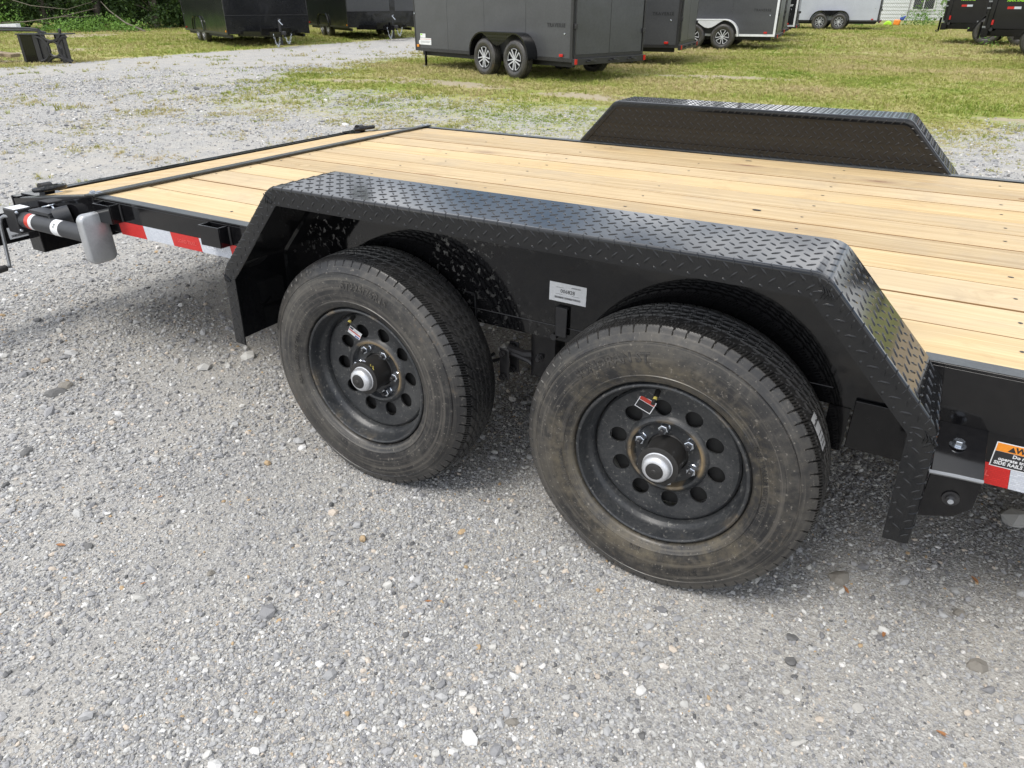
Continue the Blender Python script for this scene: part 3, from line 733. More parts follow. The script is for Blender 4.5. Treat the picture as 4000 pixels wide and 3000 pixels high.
# ---- fenders
def arc_path(P, r, n=7):
    out = [P[0]]
    for a, b, c in zip(P[:-2], P[1:-1], P[2:]):
        a, b, c = map(Vector, (a, b, c)); u = (a-b).normalized(); w = (c-b).normalized(); ang = u.angle(w); t = r/math.tan(ang/2)
        p, q = b+u*t, b+w*t; bis = (u+w).normalized(); o = b+bis*(r/math.sin(ang/2))
        a0 = math.atan2(p.y-o.y, p.x-o.x); a1 = math.atan2(q.y-o.y, q.x-o.x); d = (a1-a0+PI) % (2*PI)-PI
        out += [(o.x+r*math.cos(a0+d*k/n), o.y+r*math.sin(a0+d*k/n)) for k in range(n+1)]
    return out+[P[-1]]
FP = [(-.457, .386), (-.449, .615), (-.207, .884), (1.159, .884), (1.395, .6355), (1.406, .385)]
YO, YI = -.0617, .183
def densify(P, step=.12):
    out = []
    for a, b in zip(P[:-1], P[1:]):
        n = max(1, int(math.dist(a, b)/step)); out += [(a[0]+(b[0]-a[0])*k/n, a[1]+(b[1]-a[1])*k/n) for k in range(n)]
    return out+[P[-1]]
PATH = densify(arc_path(FP, .055))
def normals(P):
    out = []
    for i in range(len(P)):
        a = Vector(P[max(0, i-1)]); b = Vector(P[min(len(P)-1, i+1)]); c = Vector(P[i])
        t1 = (c-a).normalized() if i else None; t2 = (b-c).normalized() if i < len(P)-1 else None
        if t1 is None: t = t2; k = 1
        elif t2 is None: t = t1; k = 1
        else: t = (t1+t2).normalized(); k = 1/max(.5, t.dot(t1))
        out.append(Vector((t.y, -t.x))*k)       # points inward (below / inside the arch)
    return out
NRM = normals(PATH)
def sweep(prof, flip=False):
    """prof: (y, n) closed loop swept along the arch path"""
    mb = MB(); m = len(prof); vs = []
    for p, n in zip(PATH, NRM):
        for (y, d) in prof:
            yy = 2*YMID-y if flip else y
            vs.append((p[0]+n.x*d, yy, p[1]+n.y*d))
    fs = []
    for i in range(len(PATH)-1):
        for k in range(m):
            k2 = (k+1) % m; fs.append((i*m+k, i*m+k2, (i+1)*m+k2, (i+1)*m+k))
    fs.append(tuple(range(m))); fs.append(tuple((len(PATH)-1)*m+k for k in range(m)))
    mb.add(vs, fs); return mb
def lozenge(mb, c, t, b, n, L_=.0235, W_=.0056, H_=.0018):
    """a raised bar at c, long axis t, cross axis b, up n"""
    prof = [(-.5, 0), (-.28, .42), (0, .5), (.28, .42), (.5, 0), (.28, -.42), (0, -.5), (-.28, -.42)]
    top = [(-.33, 0), (0, .2), (.33, 0), (0, -.2)]
    vs = [c+t*(L_*u)+b*(W_*w) for u, w in prof]+[c+t*(L_*u)+b*(W_*w)+n*H_ for u, w in top]
    fs = [(0, 1, 8), (1, 2, 9, 8), (2, 3, 10, 9), (3, 4, 10), (4, 5, 10), (5, 6, 11, 10), (6, 7, 8, 11), (7, 0, 8), (8, 9, 10, 11)]
    mb.add(vs, fs)
def tread_on(mb, origin, u, v, n, ulen, vlen, inside=None, pu=.040, pv=.044, ang=45, mg=.012):
    o = Vector(origin); u = Vector(u); v = Vector(v); n = Vector(n)
    j = 0; y = mg
    while y < vlen-mg*.5:
        x = mg+(pu/2 if j % 2 else 0); a = rad(ang if j % 2 else -ang)
        while x < ulen-mg*.5:
            if inside is None or inside(x, y):
                t = u*math.cos(a)+v*math.sin(a); b = -u*math.sin(a)+v*math.cos(a)
                lozenge(mb, o+u*x+v*y, t, b, n)
            x += pu
        y += pv/2; j += 1
def fender(flip):
    R_ = .009; T = .004
    prof = [(YI-R_, 0), (YO+R_, 0), (YO+.0026, .0026), (YO, R_), (YO, .048), (YO+T, .048), (YO+T, R_+.002), (YO+R_+.002, T), (YI-R_-.002, T), (YI-T, R_+.002), (YI-T, .030), (YI, .030), (YI, R_), (YI-.0026, .0026)]
    f = sweep(prof, flip).build('fender', M['tread_black'], ROOT, ang=32)
    wn = f.modifiers.new('weighted', 'WEIGHTED_NORMAL'); wn.keep_sharp = True; wn.weight = 100
    f['label'] = 'far tread plate fender' if flip else 'near tread plate fender over the wheels'
    Y = (lambda y: 2*YMID-y) if flip else (lambda y: y)
    sg = -1 if flip else 1
    tm = MB()
    # straight runs of the path : tread bars on top face and on the lip
    runs = [(Vector(FP[0]), Vector(FP[1]), .0, .034), (Vector(FP[1]), Vector(FP[2]), .034, .03), (Vector(FP[2]), Vector(FP[3]), .03, .03), (Vector(FP[3]), Vector(FP[4]), .03, .03), (Vector(FP[4]), Vector(FP[5]), .034, .0)]
    cum = [0]
    for p, q in zip(PATH[:-1], PATH[1:]): cum.append(cum[-1]+math.dist(p, q))
    def at(t):
        t = min(max(t, 0), cum[-1]-1e-6); i = max(k for k in range(len(cum)-1) if cum[k] <= t); p, q = Vector(PATH[i]), Vector(PATH[i+1]); f_ = (t-cum[i])/(cum[i+1]-cum[i])
        d0 = (q-p).normalized(); dn = d0.copy()
        if i and f_ < .5: dn = (d0*(.5+f_)+(p-Vector(PATH[i-1])).normalized()*(.5-f_)).normalized()
        elif i < len(PATH)-2 and f_ >= .5: dn = (d0*(1.5-f_)+(Vector(PATH[i+2])-q).normalized()*(f_-.5)).normalized()
        c = p.lerp(q, f_); short = (cum[i+1]-cum[i]) < .03
        d_ = dn if short else d0
        return Vector((c.x, 0, c.y)), Vector((d_.x, 0, d_.y)), Vector((-d_.y, 0, d_.x)), short
    y0, y1 = YO+.014, YI-.008; V_ = Vector((0, sg, 0)); j = 0; y = y0+.006
    while y < y1-.004:
        t_ = .012+(.0175 if j % 2 else 0); an = rad(45 if j % 2 else -45)
        while t_ < cum[-1]-.012:
            c, U, N_, sh = at(t_); c = Vector((c.x, Y(y), c.z)); T_ = U*math.cos(an)+V_*math.sin(an); B_ = -U*math.sin(an)+V_*math.cos(an)
            lozenge(tm, c-N_*(.0006 if sh else -.0001), T_, B_, N_, L_=.0225, W_=.0052, H_=.0021 if sh else .0015)
            t_ += .035
        y += .0195; j += 1
    for off_, j in ((.014, 0), (.029, 1), (.042, 0)):
        t_ = .010+(.017 if j else 0); an = rad(48 if j else -48)
        while t_ < cum[-1]-.010:
            c, U, N_, sh = at(t_); c = Vector((c.x, Y(YO)-sg*.0001, c.z))-N_*off_; T_ = U*math.cos(an)+N_*math.sin(an); B_ = -U*math.sin(an)+N_*math.cos(an)
            lozenge(tm, c, T_, B_, -V_, L_=.0215 if off_ < .04 else .010, H_=.0014)
            t_ += .034
    t_ = .02
    while t_ < cum[-1]-.01:
        c, U, N_, sh = at(t_)
        q = [Vector((c.x, Y(YO+.016), c.z))-N_*.0002, Vector((c.x, Y(YO+.009), c.z)), Vector((c.x, Y(YO+.0026), c.z))+U*.002-N_*.0026, Vector((c.x, Y(YO), c.z))+U*.004-N_*.009, Vector((c.x, Y(YO+.0005), c.z))+U*.006-N_*.016]
        tm.tube(q, [.0003, .0014, .0017, .0014, .0003], 5); t_ += .034
    if flip:
        # visible inner face
        pts = [Vector(p) for p in FP]
        def ins(x, z):
            X = -.45+x; Z = ZD+z
            lo = -.449+(Z-.615)*(.242/.269); hi = 1.395-(Z-.6355)*(.236/.2485)
            return lo+.05 < X < hi-.045 and Z < .884-.036
        tread_on(tm, (-.45, Y(YI-.0050)-.0001, ZD), (1, 0, 0), (0, 0, 1), (0, -1, 0), 1.85, .215, ins, mg=.006, pu=.036, pv=.040)
        # folded lip
        for a, b, ma, mb_ in runs[1:4]:
            d = (b-a); l = d.length-ma-mb_; d.normalize(); a2 = a+d*ma; n = Vector((-d.y, d.x))
            tread_on(tm, Vector((a2.x, Y(YI)-.0004, a2.y))-Vector((n.x, 0, n.y))*.010, Vector((d.x, 0, d.y)), -Vector((n.x, 0, n.y)), (0, -1, 0), l, .024, mg=.008, pu=.034, pv=.030)
    me = tm.mesh('diamond_tread', M['tread_black'], ang=50)
    t = link('diamond_tread', me, None, f); t['kind'] = 'stuff'
    # the plate that closes the wheel well
    pin = [(p[0]+n.x*.0045, p[1]+n.y*.0045) for p, n in zip(PATH, NRM) if p[1] > .60]
    zb = .52
    poly = [(pin[0][0], zb)]+pin+[(pin[-1][0], zb)]
    w = MB(); ya, yb = sorted((Y(YI-T-.0006+.004 if not flip else YI-.0065), Y(YI+.0068 if not flip else YI-.011)))
    ya, yb = (YI-.0035, YI+.003) if not flip else (Y(YI-.0050), Y(YI-.0092))
    w.prism(poly, ya, yb)
    w = w.build('well_panel', M['panel'] if not flip else M['tread_black'], f, ang=30)
    return f, w
FEN, WELL = fender(False)
FENF, _ = fender(True)
# folded seams on the bent corners of the near lip
for (cx, cz) in ((-.214, .866), (1.164, .866), (1.382, .632), (-.437, .61)):
    mb = MB()
    for k in range(4):
        a = rad(20+k*35); mb.tube([(cx+.006*k-.01, YO-.0006, cz-.002-.004*k), (cx+.006*k-.004, YO-.002, cz-.014-.003*k), (cx+.006*k-.008, YO-.0004, cz-.028)], [.001, .0026, .001], 5)
    mb.build('crease', M['tread_black'], FEN)

# rear fender bracket
mb = MB()
mb.add([(1.409, .166, .541), (1.496, .166, .541), (1.496, .030, .503), (1.409, .020, .503), (1.409, .166, .547), (1.496, .166, .547), (1.496, .030, .509), (1.409, .020, .509)],
       [(0, 1, 2, 3), (4, 7, 6, 5), (0, 4, 5, 1), (1, 5, 6, 2), (2, 6, 7, 3), (3, 7, 4, 0)])
mb.add([(1.409, .0195, .5025), (1.496, .0295, .5025), (1.496, .035, .44), (1.47, .03, .415), (1.409, .022, .40), (1.409, .0255, .5025), (1.496, .0355, .5025), (1.496, .041, .44), (1.47, .036, .415), (1.409, .028, .40)],
       [(0, 1, 2, 3, 4), (9, 8, 7, 6, 5), (0, 5, 6, 1), (1, 6, 7, 2), (2, 7, 8, 3), (3, 8, 9, 4), (4, 9, 5, 0)])
BR = mb.build('fender_bracket', M['black'], ROOT, bevel=.001)
mb = MB(); mb.tube([(1.405, .019, .507), (1.45, .022, .509), (1.496, .029, .507)], .0042, 8); mb.build('bend_highlight', M['zinc'], BR)  # pale grey tube paints in the highlight along the black bracket's fold
hexbolt('bolt', BR, (1.447, .105, .5305), r=.0105, h=.012)
mb = MB(); mb.lathe([(0, 0), (0, .015), (-.003, .015), (-.003, .0095), (-.008, .0090), (-.008, .0055)], 18); o = mb.build('bolt', M['satin'], BR); o.location = (1.455, .024, .458)
mb = MB(); mb.lathe([(-.006, .0053), (-.014, .0053), (-.014, 0)], 14); o = mb.build('bolt', M['bolt'], BR); o.location = (1.455, .024, .458)

# sticker 006828 and spring clip on the well panel
st = sticker('barcode_sticker', ROOT, frame((.551, YI-.0045, .6545), (1, 0, -.012), (0, 0, 1)), .103, .0505, M['white_stk'])
put(st, '006828', .0135, 0, .0035, M['ink'], bold=.0001)
def bars(parent, x0, x1, y0, y1, seed, pitch=.0013):
    mb = MB(); r = random.Random(seed); x = x0
    while x < x1:
        w = r.choice((.0004, .0006, .0010)); mb.box(x, y0, .0005, min(x+w, x1), y1, .00065); x += w+r.choice((.0004, .0007))
    mb.build('barcode', M['ink'], parent)
bars(st, -.036, .036, -.0165, -.0110, 3); bars(st, .010, .036, .0150, .018, 4)
patch(st, -.032, .0125, -.012, .0133, M['ink']); patch(st, -.034, -.0052, -.014, -.0046, M['ink']); patch(st, .012, -.0052, .034, -.0046, M['ink'])
mb = MB(); mb.box(.524, YI-.016, .536, .557, YI-.012, .618); mb.box(.524, YI-.0119, .612, .557, YI-.004, .618)
mb.build('spring_clip', M['satin'], ROOT, bevel=.002)
mb = MB(); mb.tube([(.24, YI-.006, .603), (.268, YI-.006, .602), (.272, YI-.006, .594), (.274, YI-.006, .524)], .0024, 6); mb.build('wire_clip', M['satin'], ROOT)
mb = MB(); mb.tube([(-.2, YI-.0042, .56), (1.2, YI-.0042, .56)], .0012, 5); mb.build('weld_seam', M['satin'], ROOT)
hexbolt('bolt', ROOT, (.518, .17, .53), r=.006, h=.01, axis='y', mat=M['satin'])

# running gear : axles, leaf/equaliser hangers, shackles
mb = MB(); mb.box(.437, .20, .385, .512, .26, .519); H_ = mb.build('spring_hanger', M['black'], ROOT, bevel=.002)
mb = MB(); mb.lathe([(0, 0), (0, .012), (-.002, .012), (-.002, .0095), (-.010, .0095), (-.010, .006), (-.018, .006), (-.018, 0)], 6); o = mb.build('bolt', M['satin'], H_); o.location = (.466, .199, .446)
for y in (.205, .262):
    mb = MB(); mb.box(.332, y, .345, .363, y+.006, .442); o = mb.build('shackle', M['satin'], ROOT, bevel=.004)
    for z in (.43, .357):
        b_ = MB(); b_.lathe([(0, 0), (0, .011), (-.010, .011), (-.010, .006), (-.018, .006), (-.018, 0)], 6); q = b_.build('bolt', M['satin'], o); q.location = (.3475, y-.001, z)
mb = MB(); mb.tube([(.345, .235, .43), (.40, .235, .425), (.47, .235, .44)], .014, 8); mb.build('equaliser', M['satin'], ROOT)
mb = MB(); mb.tube([(.36, .225, .425), (.42, .222, .415), (.47, .218, .385), (.50, .216, .33), (.60, .216, .29)], .008, 8); mb.build('brake_line', M['satin'], ROOT)
for x in (0, S):
    mb = MB()
    for k in range(4): mb.tube([(x-.42+.07*k, .245, .41-.012*k), (x-.2, .245, .33-.012*k), (x, .245, .30-.012*k), (x+.2, .245, .33-.012*k), (x+.36-.07*k, .245, .41-.012*k)], .006, 4)
    mb.build('leaf_spring', M['satin'], ROOT)
    mb = MB(); mb.tube([(x, .17, .35), (x, 2.28, .35)], .038, 16); mb.build('axle', M['dark'], ROOT)
for x in np.arange(-1.2, 3.5, .59):
    mb = MB(); mb.box(x, .22, .56, x+.04, 2.23, .631); mb.build('crossmember', M['dark'], ROOT)
for y in (.35, 2.05):
    mb = MB(); mb.box(.2 if y < 1 else -.5, y, .47, X1, y+.05, .559); mb.build('frame_rail', M['dark'], ROOT)
mb = MB(); mb.box(1.20, YN+.013, .41, 1.245, YN+.03, .519); mb.build('gusset', M['black'], ROOT)
mb = MB(); mb.box(X1-.06, YN+.042, ZD-.12, X1, YF-.042, ZD+.001); mb.build('rear_rail', M['black'], ROOT)

# ---- wheels
def tyre_mesh():
    NA = 1728; yc = .0815
    side = [(.016, .2115), (.006, .2138), (-.002, .2155), (-.006, .2172), (-.0105, .222), (-.0150, .235), (-.0165, .2365), (-.0150, .238), (-.0185, .250), (-.0205, .265), (-.0205, .280), (-.0185, .295), (-.0150, .308),
            (-.0138, .3125), (-.0150, .3135), (-.0142, .3152), (-.0105, .3165), (-.0060, .325), (-.0015, .332), (.0020, .3385), (.0050, .3440), (.0078, .3475)]
    tread = [(.0078+.0021*k, None) for k in range(1, 71)]
    T0, T1 = .0078, 2*yc-.0078
    prof = [list(p) for p in side]
    m = 70
    for k in range(1, m):
        y = T0+(T1-T0)*k/m; u = (y-yc)/(yc-T0); prof.append([y, .3475+.0085*(1-abs(u)**2.6)])
    prof += [[2*yc-y, r] for y, r in reversed(side)]
    P = np.array(prof); ns = len(side); nP = len(P)
    th = np.linspace(0, 2*PI, NA, endpoint=False)
    Y = np.repeat(P[:, 0:1], NA, 1); R = np.repeat(P[:, 1:2], NA, 1); TH = np.repeat(th[None], nP, 0)
    frac = lambda a: a-np.floor(a)
    D = np.zeros_like(R); pit = 72
    tri = np.abs(frac(TH*pit/(2*PI))-.5)*2-.5
    tr = (Y > T0-.0005) & (Y < T1+.0005)
    half = (T1-T0)/2
    for gc, w in ((-.46, .0042), (-.155, .0042), (.155, .0042), (.46, .0042)):
        c = yc+gc*half+.0022*tri*(1 if gc in (-.46, .155) else -1)
        D = np.maximum(D, np.where(tr & (np.abs(Y-c) < w), .0075, 0))
        # notches either side
        ph = frac(TH*pit/(2*PI)+(Y-c)*38)
        D = np.maximum(D, np.where(tr & (np.abs(Y-c) < .0125) & (ph < .16), .0055, 0))
    # shoulder blocks : major slots and fine sipes between them
    for sg in (-1, 1):
        e = np.where(sg < 0, Y-T0, T1-Y)
        ph = frac(TH*pit/(2*PI)+.9*np.clip(e, 0, .03)*16+.05*np.sin(e*260))
        ph4 = frac(TH*pit*4/(2*PI)+.9*np.clip(e, 0, .03)*64)
        D = np.maximum(D, np.where((e > -.0075) & (e < .0275) & (ph < .09), .0065, 0))
        D = np.maximum(D, np.where((e > .001) & (e < .021) & (ph4 < .34), .0050, 0))
    D = np.where(R > .322, D, 0)
    R = R-D
    # slight sag where it meets the ground
    Xc = R*np.cos(TH); Zc = R*np.sin(TH)
    low = Zc < -.3495
    Yc = Y+(Y-yc)*.13*np.clip((-Zc-.24)/.11, 0, 1)**2*(R > .21); Zc = np.where(low, -.3495, Zc)
    v = np.stack([Xc, Yc, Zc], -1).reshape(-1, 3)
    i = np.arange(nP*NA).reshape(nP, NA); j = np.roll(i, -1, 1)
    f = np.stack([i[:-1], i[1:], j[1:], j[:-1]], -1).reshape(-1, 4)
    me = bpy.data.meshes.new('tyre'); me.vertices.add(len(v)); me.vertices.foreach_set('co', v.ravel())
    me.loops.add(len(f)*4); me.loops.foreach_set('vertex_index', f.ravel()); me.polygons.add(len(f)); me.polygons.foreach_set('loop_start', np.arange(0, len(f)*4, 4)); me.polygons.foreach_set('loop_total', np.full(len(f), 4))
    me.update(calc_edges=True); me.validate(); me.materials.append(M['rubber']); finish(me, 38); return me
TYRE = tyre_mesh()

def rim_mesh():
    mb = MB()
    mb.lathe([(.012, .214), (.003, .2125), (-.0025, .2095), (-.0040, .206), (-.0020, .2025), (.004, .2005), (.012, .1985), (.026, .196), (.034, .192), (.040, .1865), (.046, .1835), (.064, .182), (.10, .181), (.13, .186), (.16, .20), (.165, .21), (.160, .205), (.12, .190), (.09, .186), (.064, .187), (.046, .19), (.034, .199), (.020, .203), (.012, .214)], 96)
    rim = mb.mesh('rim', M['wheel'], 30)
    d = MB()
    d.lathe([(.060, .1805), (.054, .179), (.0505, .174), (.050, .166), (.053, .150), (.0575, .130), (.060, .112), (.0585, .104), (.052, .0985), (.0490, .0925), (.0510, .087), (.060, .0835), (.0655, .080), (.0665, .066), (.0665, .052),
             (.0715, .052), (.0715, .066), (.070, .082), (.0655, .087), (.055, .0925), (.0575, .100), (.0635, .106), (.0655, .113), (.0625, .131), (.058, .150), (.055, .166), (.0555, .173), (.060, .1805)], 120)
    dm = d.mesh('disc', M['wheel'])
    cut = MB()
    for k in range(10):
        a = rad(-8+36*k); cut.lathe([(.03, 0), (.03, .0215), (.09, .0215), (.09, 0)], 24, c=(.1245*math.cos(a), 0, .1245*math.sin(a)))
    cm = cut.mesh('cut')
    # weld poles
    bm = bmesh.new(); bm.from_mesh(cm); bmesh.ops.remove_doubles(bm, verts=bm.verts, dist=1e-5); bmesh.ops.recalc_face_normals(bm, faces=bm.faces); bm.to_mesh(cm); bm.free()
    bm = bmesh.new(); bm.from_mesh(dm); bmesh.ops.remove_doubles(bm, verts=bm.verts, dist=1e-6); bmesh.ops.recalc_face_normals(bm, faces=bm.faces); bm.to_mesh(dm); bm.free()
    disc = boolean_diff(dm, cm); disc.materials.clear(); disc.materials.append(M['wheel']); finish(disc, 30)
    return rim, disc
RIM, DISC = rim_mesh()
def nut_mesh():
    mb = MB(); mb.lathe([(.066, 0), (.066, .0128), (.0645, .0128), (.062, .0105)], 20)
    mb.lathe([(.0645, .0122), (.0475, .0122), (.0465, .0105), (.0465, .0065)], 6); return mb.mesh('lug_nut', M['bolt'], 25)
NUT = nut_mesh()
mb = MB(); mb.lathe([(.0465, .0064), (.036, .0064), (.0345, .005), (.0345, 0)], 12); STUD = mb.mesh('stud', M['satin'], 30)
mb = MB(); mb.lathe([(.085, .058), (.070, .052), (.066, .0475), (.010, .0475), (.008, .0495), (-.002, .0495), (-.003, .047), (-.003, .036)], 40); HUB = mb.mesh('hub', M['plug'], 30)
mb = MB(); mb.lathe([(.002, .0370), (-.004, .0370), (-.0052, .0352), (-.013, .0348), (-.0195, .0325), (-.0235, .0285), (-.0255, .0245), (-.0260, .0215), (-.0245, .0205)], 40); CAP = mb.mesh('grease_cap', M['chrome'], 30)
mb = MB(); mb.lathe([(-.0245, .0212), (-.0275, .0205), (-.0295, .016), (-.0305, .007), (-.0320, .0055), (-.0325, 0)], 28); PLUG = mb.mesh('rubber_plug', M['plug'], 30)
mb = MB(); mb.lathe([(.080, .0), (.080, .150), (.17, .155), (.17, .0)], 40); DRUM = mb.mesh('brake_drum', M['dark'], 30)

def ring_text(s, size, r, centre_deg, mat, parent, y0=-.019, top=True, ysl=None, name='raised_lettering', bold=.0):
    """letters bent round the sidewall, reading clockwise when top"""
    me = text_mesh(s, size, .0017, bold=bold); n = len(me.vertices); co = np.empty(n*3, np.float32); me.vertices.foreach_get('co', co); co = co.reshape(-1, 3)
    rr = r+co[:, 1] if top else r-co[:, 1]
    th = rad(centre_deg)-co[:, 0]/r if top else rad(centre_deg)+co[:, 0]/r
    yy = np.interp(rr, [.212, .222, .235, .25, .265, .28, .295, .308, .325, .332], [-.004, -.010, -.015, -.0185, -.0205, -.0205, -.0185, -.015, -.006, -.0015])
    out = np.stack([rr*np.cos(th), yy-co[:, 2], rr*np.sin(th)], 1); me.vertices.foreach_set('co', out.ravel().astype(np.float32)); me.update()
    me.materials.clear(); me.materials.append(mat); return link(name, me, None, parent)

def make_wheel(x, lug0, far=False, kind=0):
    w = link('wheel', RIM, None, ROOT); w.location = (x, 0, .35)
    spin = link('wheel_disc', DISC, None, w); t = link('tyre', TYRE, None, w)
    if kind == 0 and not far: t.material_slots[0].link = 'OBJECT'; t.material_slots[0].material = M['rubber_mud']
    link('brake_drum', DRUM, None, w)
    if far:
        w.rotation_euler = (0, 0, PI); w.location = (x, 2*YMID+.016, .36); return w
    spin.rotation_euler = (0, -rad(-8 if kind == 0 else 1)+rad(-8), 0)
    link('hub', HUB, None, w); link('grease_cap', CAP, None, w); link('rubber_plug', PLUG, None, w)
    for k in range(6):
        a = rad(lug0+60*k); q = link('lug_nut', NUT, None, w); q.location = (.0699*math.cos(a), 0, .0699*math.sin(a)); q.rotation_euler = (0, random.uniform(0, 1), 0)
        q2 = link('stud', STUD, None, w); q2.location = q.location
    va = rad(100) if kind == 0 else rad(106)
    for (pts, r, mt) in (([(.176*math.cos(va), .038, .176*math.sin(va)), (.168*math.cos(va), .018, .168*math.sin(va))], .0065, 'plug'), ([(.168*math.cos(va), .018, .168*math.sin(va)), (.165*math.cos(va), .010, .165*math.sin(va))], .0046, 'orange_b'), ([(.165*math.cos(va), .010, .165*math.sin(va)), (.161*math.cos(va), -.001, .161*math.sin(va))], .0048, 'plug')):
        mb = MB(); mb.tube(pts, r, 12); mb.build('valve_stem', M['paint_mark_y'] if mt == 'orange_b' else M['plug'], w)
    c = math.cos; s_ = math.sin
    if kind == 0:     # rear wheel
        st = sticker('wheel_sticker', w, frame((-.0616, .0525, .122), (1, .10, -.42), (.40, .08, 1)), .042, .034, M['white_stk'])
        patch(st, -.019, -.015, .019, .004, M['ink']); patch(st, -.019, .0055, .019, .0155, M['red_stk'])
        ring_text('SONORAN ST', .031, .281, 118, M['rubber'], t, bold=.001); ring_text('FOR TRAILER USE ONLY', .0165, .245, 12, M['rubber'], t); ring_text('TUBELESS RADIAL', .0135, .245, 197, M['rubber'], t)
        ring_text('DOT', .0135, .245, 263, M['rubber'], t, top=False); ring_text('ST225/75R15', .026, .284, 283, M['rubber'], t, top=True); 
    else:
        st = sticker('wheel_sticker', w, frame((-.066, .0525, .108), (1, .1, -.55), (.55, .08, 1)), .044, .024, M['white_stk'])
        patch(st, -.021, -.0022, .021, .0015, M['red_stk']); patch(st, .004, -.0105, .02, -.0065, M['blue_ink']); patch(st, -.02, .004, -.008, .010, M['ink']); patch(st, -.004, .003, .012, .0035, M['ink']); patch(st, -.004, .006, .010, .0065, M['ink']); patch(st, 0, -.005, .016, -.0045, M['ink'])
        ring_text('ST225/75R15', .029, .283, 80, M['rubber'], t, bold=.0008); ring_text('FOR TRAILER USE ONLY', .0165, .245, 176, M['rubber'], t)
        mb = MB(); mb.tube([(-.012, .012, .0465), (-.010, .018, .0473), (-.004, .014, .048), (-.006, .010, .048), (.002, .012, .0482)], .0012, 5); mb.build('paint_mark', M['paint_mark_w'], w)
        mb = MB(); mb.tube([(.020, .012, .0440), (.024, .004, .0425), (.028, .012, .040), (.032, .006, .0372), (.036, .004, .0335)], .0014, 5); mb.build('paint_mark', M['paint_mark_y'], w)
    return w
WR = make_wheel(S, 40, kind=0); WF = make_wheel(0, 58, kind=1)
make_wheel(S, 0, True); make_wheel(0, 0, True)
# sticker on the rear tyre tread
mb = MB(); a0, a1 = rad(22), rad(34)
vs = []; nA = 6
for k in range(nA+1):
    a = a0+(a1-a0)*k/nA
    for y in (.028, .066): vs.append(((.3575)*math.cos(a), y, .3575*math.sin(a)))
mb.add(vs, [(2*k, 2*k+1, 2*k+3, 2*k+2) for k in range(nA)])
TS = mb.build('tread_label', M['white_stk'], WR)
a = rad(31.5); nrm = Vector((math.cos(a), 0, math.sin(a))); m_ = frame(nrm*.3583+Vector((0, .047, 0)), (0, 1, 0), (-math.sin(a), 0, math.cos(a)))
text('lettering', 'LoadTrail', .0095, M['ink'], TS, m_, depth=.0001, bold=.0003)
for dz in (27.5, 25.5, 23.8):
    a = rad(dz); nrm = Vector((math.cos(a), 0, math.sin(a))); mb = MB(); mb.bar(nrm*.3583+Vector((0, .032, 0)), nrm*.3583+Vector((0, .060, 0)), .0003, .0016, up=(-math.sin(a), 0, math.cos(a))); mb.build('printed_band', M['ink'], TS)

# ---- D rings on the front rail
def dring(y):
    mb = MB(); mb.tube([(XR+.105, y, ZR+.034), (XR+.105, y+.042, ZR+.034)], .026, 16); b = mb.build('ring_bracket', M['black'], ROOT)
    x = XR+.105
    pts = [(x, y-.026, ZR+.036), (x, y+.066, ZR+.036)]
    arc = [(x+.012+.105*math.sin(t)*.9, y+.020-.052*math.cos(t), ZR+.038+.014*math.sin(t)) for t in np.linspace(0, PI, 10)]
    mb = MB(); mb.tube([pts[0]]+arc+[pts[1]], .0105, 10, closed=True); mb.build('pull_ring', M['black'], b)
    mb = MB(); mb.box(XR+.01, y-.035, ZR+.0104, XR+.15, y+.07, ZR+.0165); mb.build('ring_plate', M['black'], b, bevel=.001)
dring(YN+.065); dring(YF-.10)

# ---- tongue, cross channel, jack
mb = MB(); mb.box(-2.225, -.55, .39, -2.10, 1.9, .52); mb.build('cross_beam', M['black'], ROOT, bevel=.004)
mb = MB(); mb.box(-2.02, YN+.03, .365, -1.93, YF-.03, .490); mb.build('front_crossmember', M['black'], ROOT, bevel=.003)
mb = MB()
for y in (.62, 1.72): mb.box(-2.10, y, .41, -1.94, y+.06, .50)
mb.build('beam_bracket', M['black'], ROOT)
JY, JZ = .098, .547
mb = MB(); mb.tube([(-1.80, JY, JZ), (-1.345, JY, JZ)], .0318, 28); JACK = mb.build('jack', M['jack'], ROOT)
mb = MB(); mb.box(-1.875, JY-.036, JZ-.05, -1.795, JY+.034, JZ+.045); mb.build('jack_head', M['satin'], JACK, bevel=.004)
mb = MB(); mb.box(-1.87, JY-.03, JZ+.0452, -1.80, JY+.03, JZ+.0458); mb.build('label_plate', M['white_stk'], JACK)
for (a_, z_) in ((-.026, .035), (.024, .03), (-.028, -.035)):
    mb = MB(); mb.lathe([(0, 0), (0, .007), (.004, .006), (.006, 0)], 12, axis='x'); o = mb.build('bolt', M['bolt'], JACK); o.location = (-1.7945, JY+a_, JZ+z_)
# pipe mount on the side plate
mb = MB(); mb.tube([(-1.585, YN-.002, .585), (-1.61, YN-.055, .577)], .034, 24); mb.build('pipe_mount', M['jack'], JACK)
mb = MB(); mb.bar((-1.61, .118, .590), (-1.74, .118, .590), .05, .012); mb.bar((-1.61, .118, .590), (-1.61, .118, .54), .05, .012, up=(1, 0, 0)); mb.build('mount_bracket', M['jack'], JACK)
mb = MB(); mb.tube([(-1.64+.026*math.cos(t)*1.2, .118+.02*math.sin(t), .618+.008*math.cos(t)) for t in np.linspace(0, 2*PI, 20, endpoint=False)], .0022, 6, closed=True); mb.tube([(-1.615, .118, .62), (-1.60, .12, .60)], .003, 6); mb.build('pin_ring', M['bolt'], JACK)
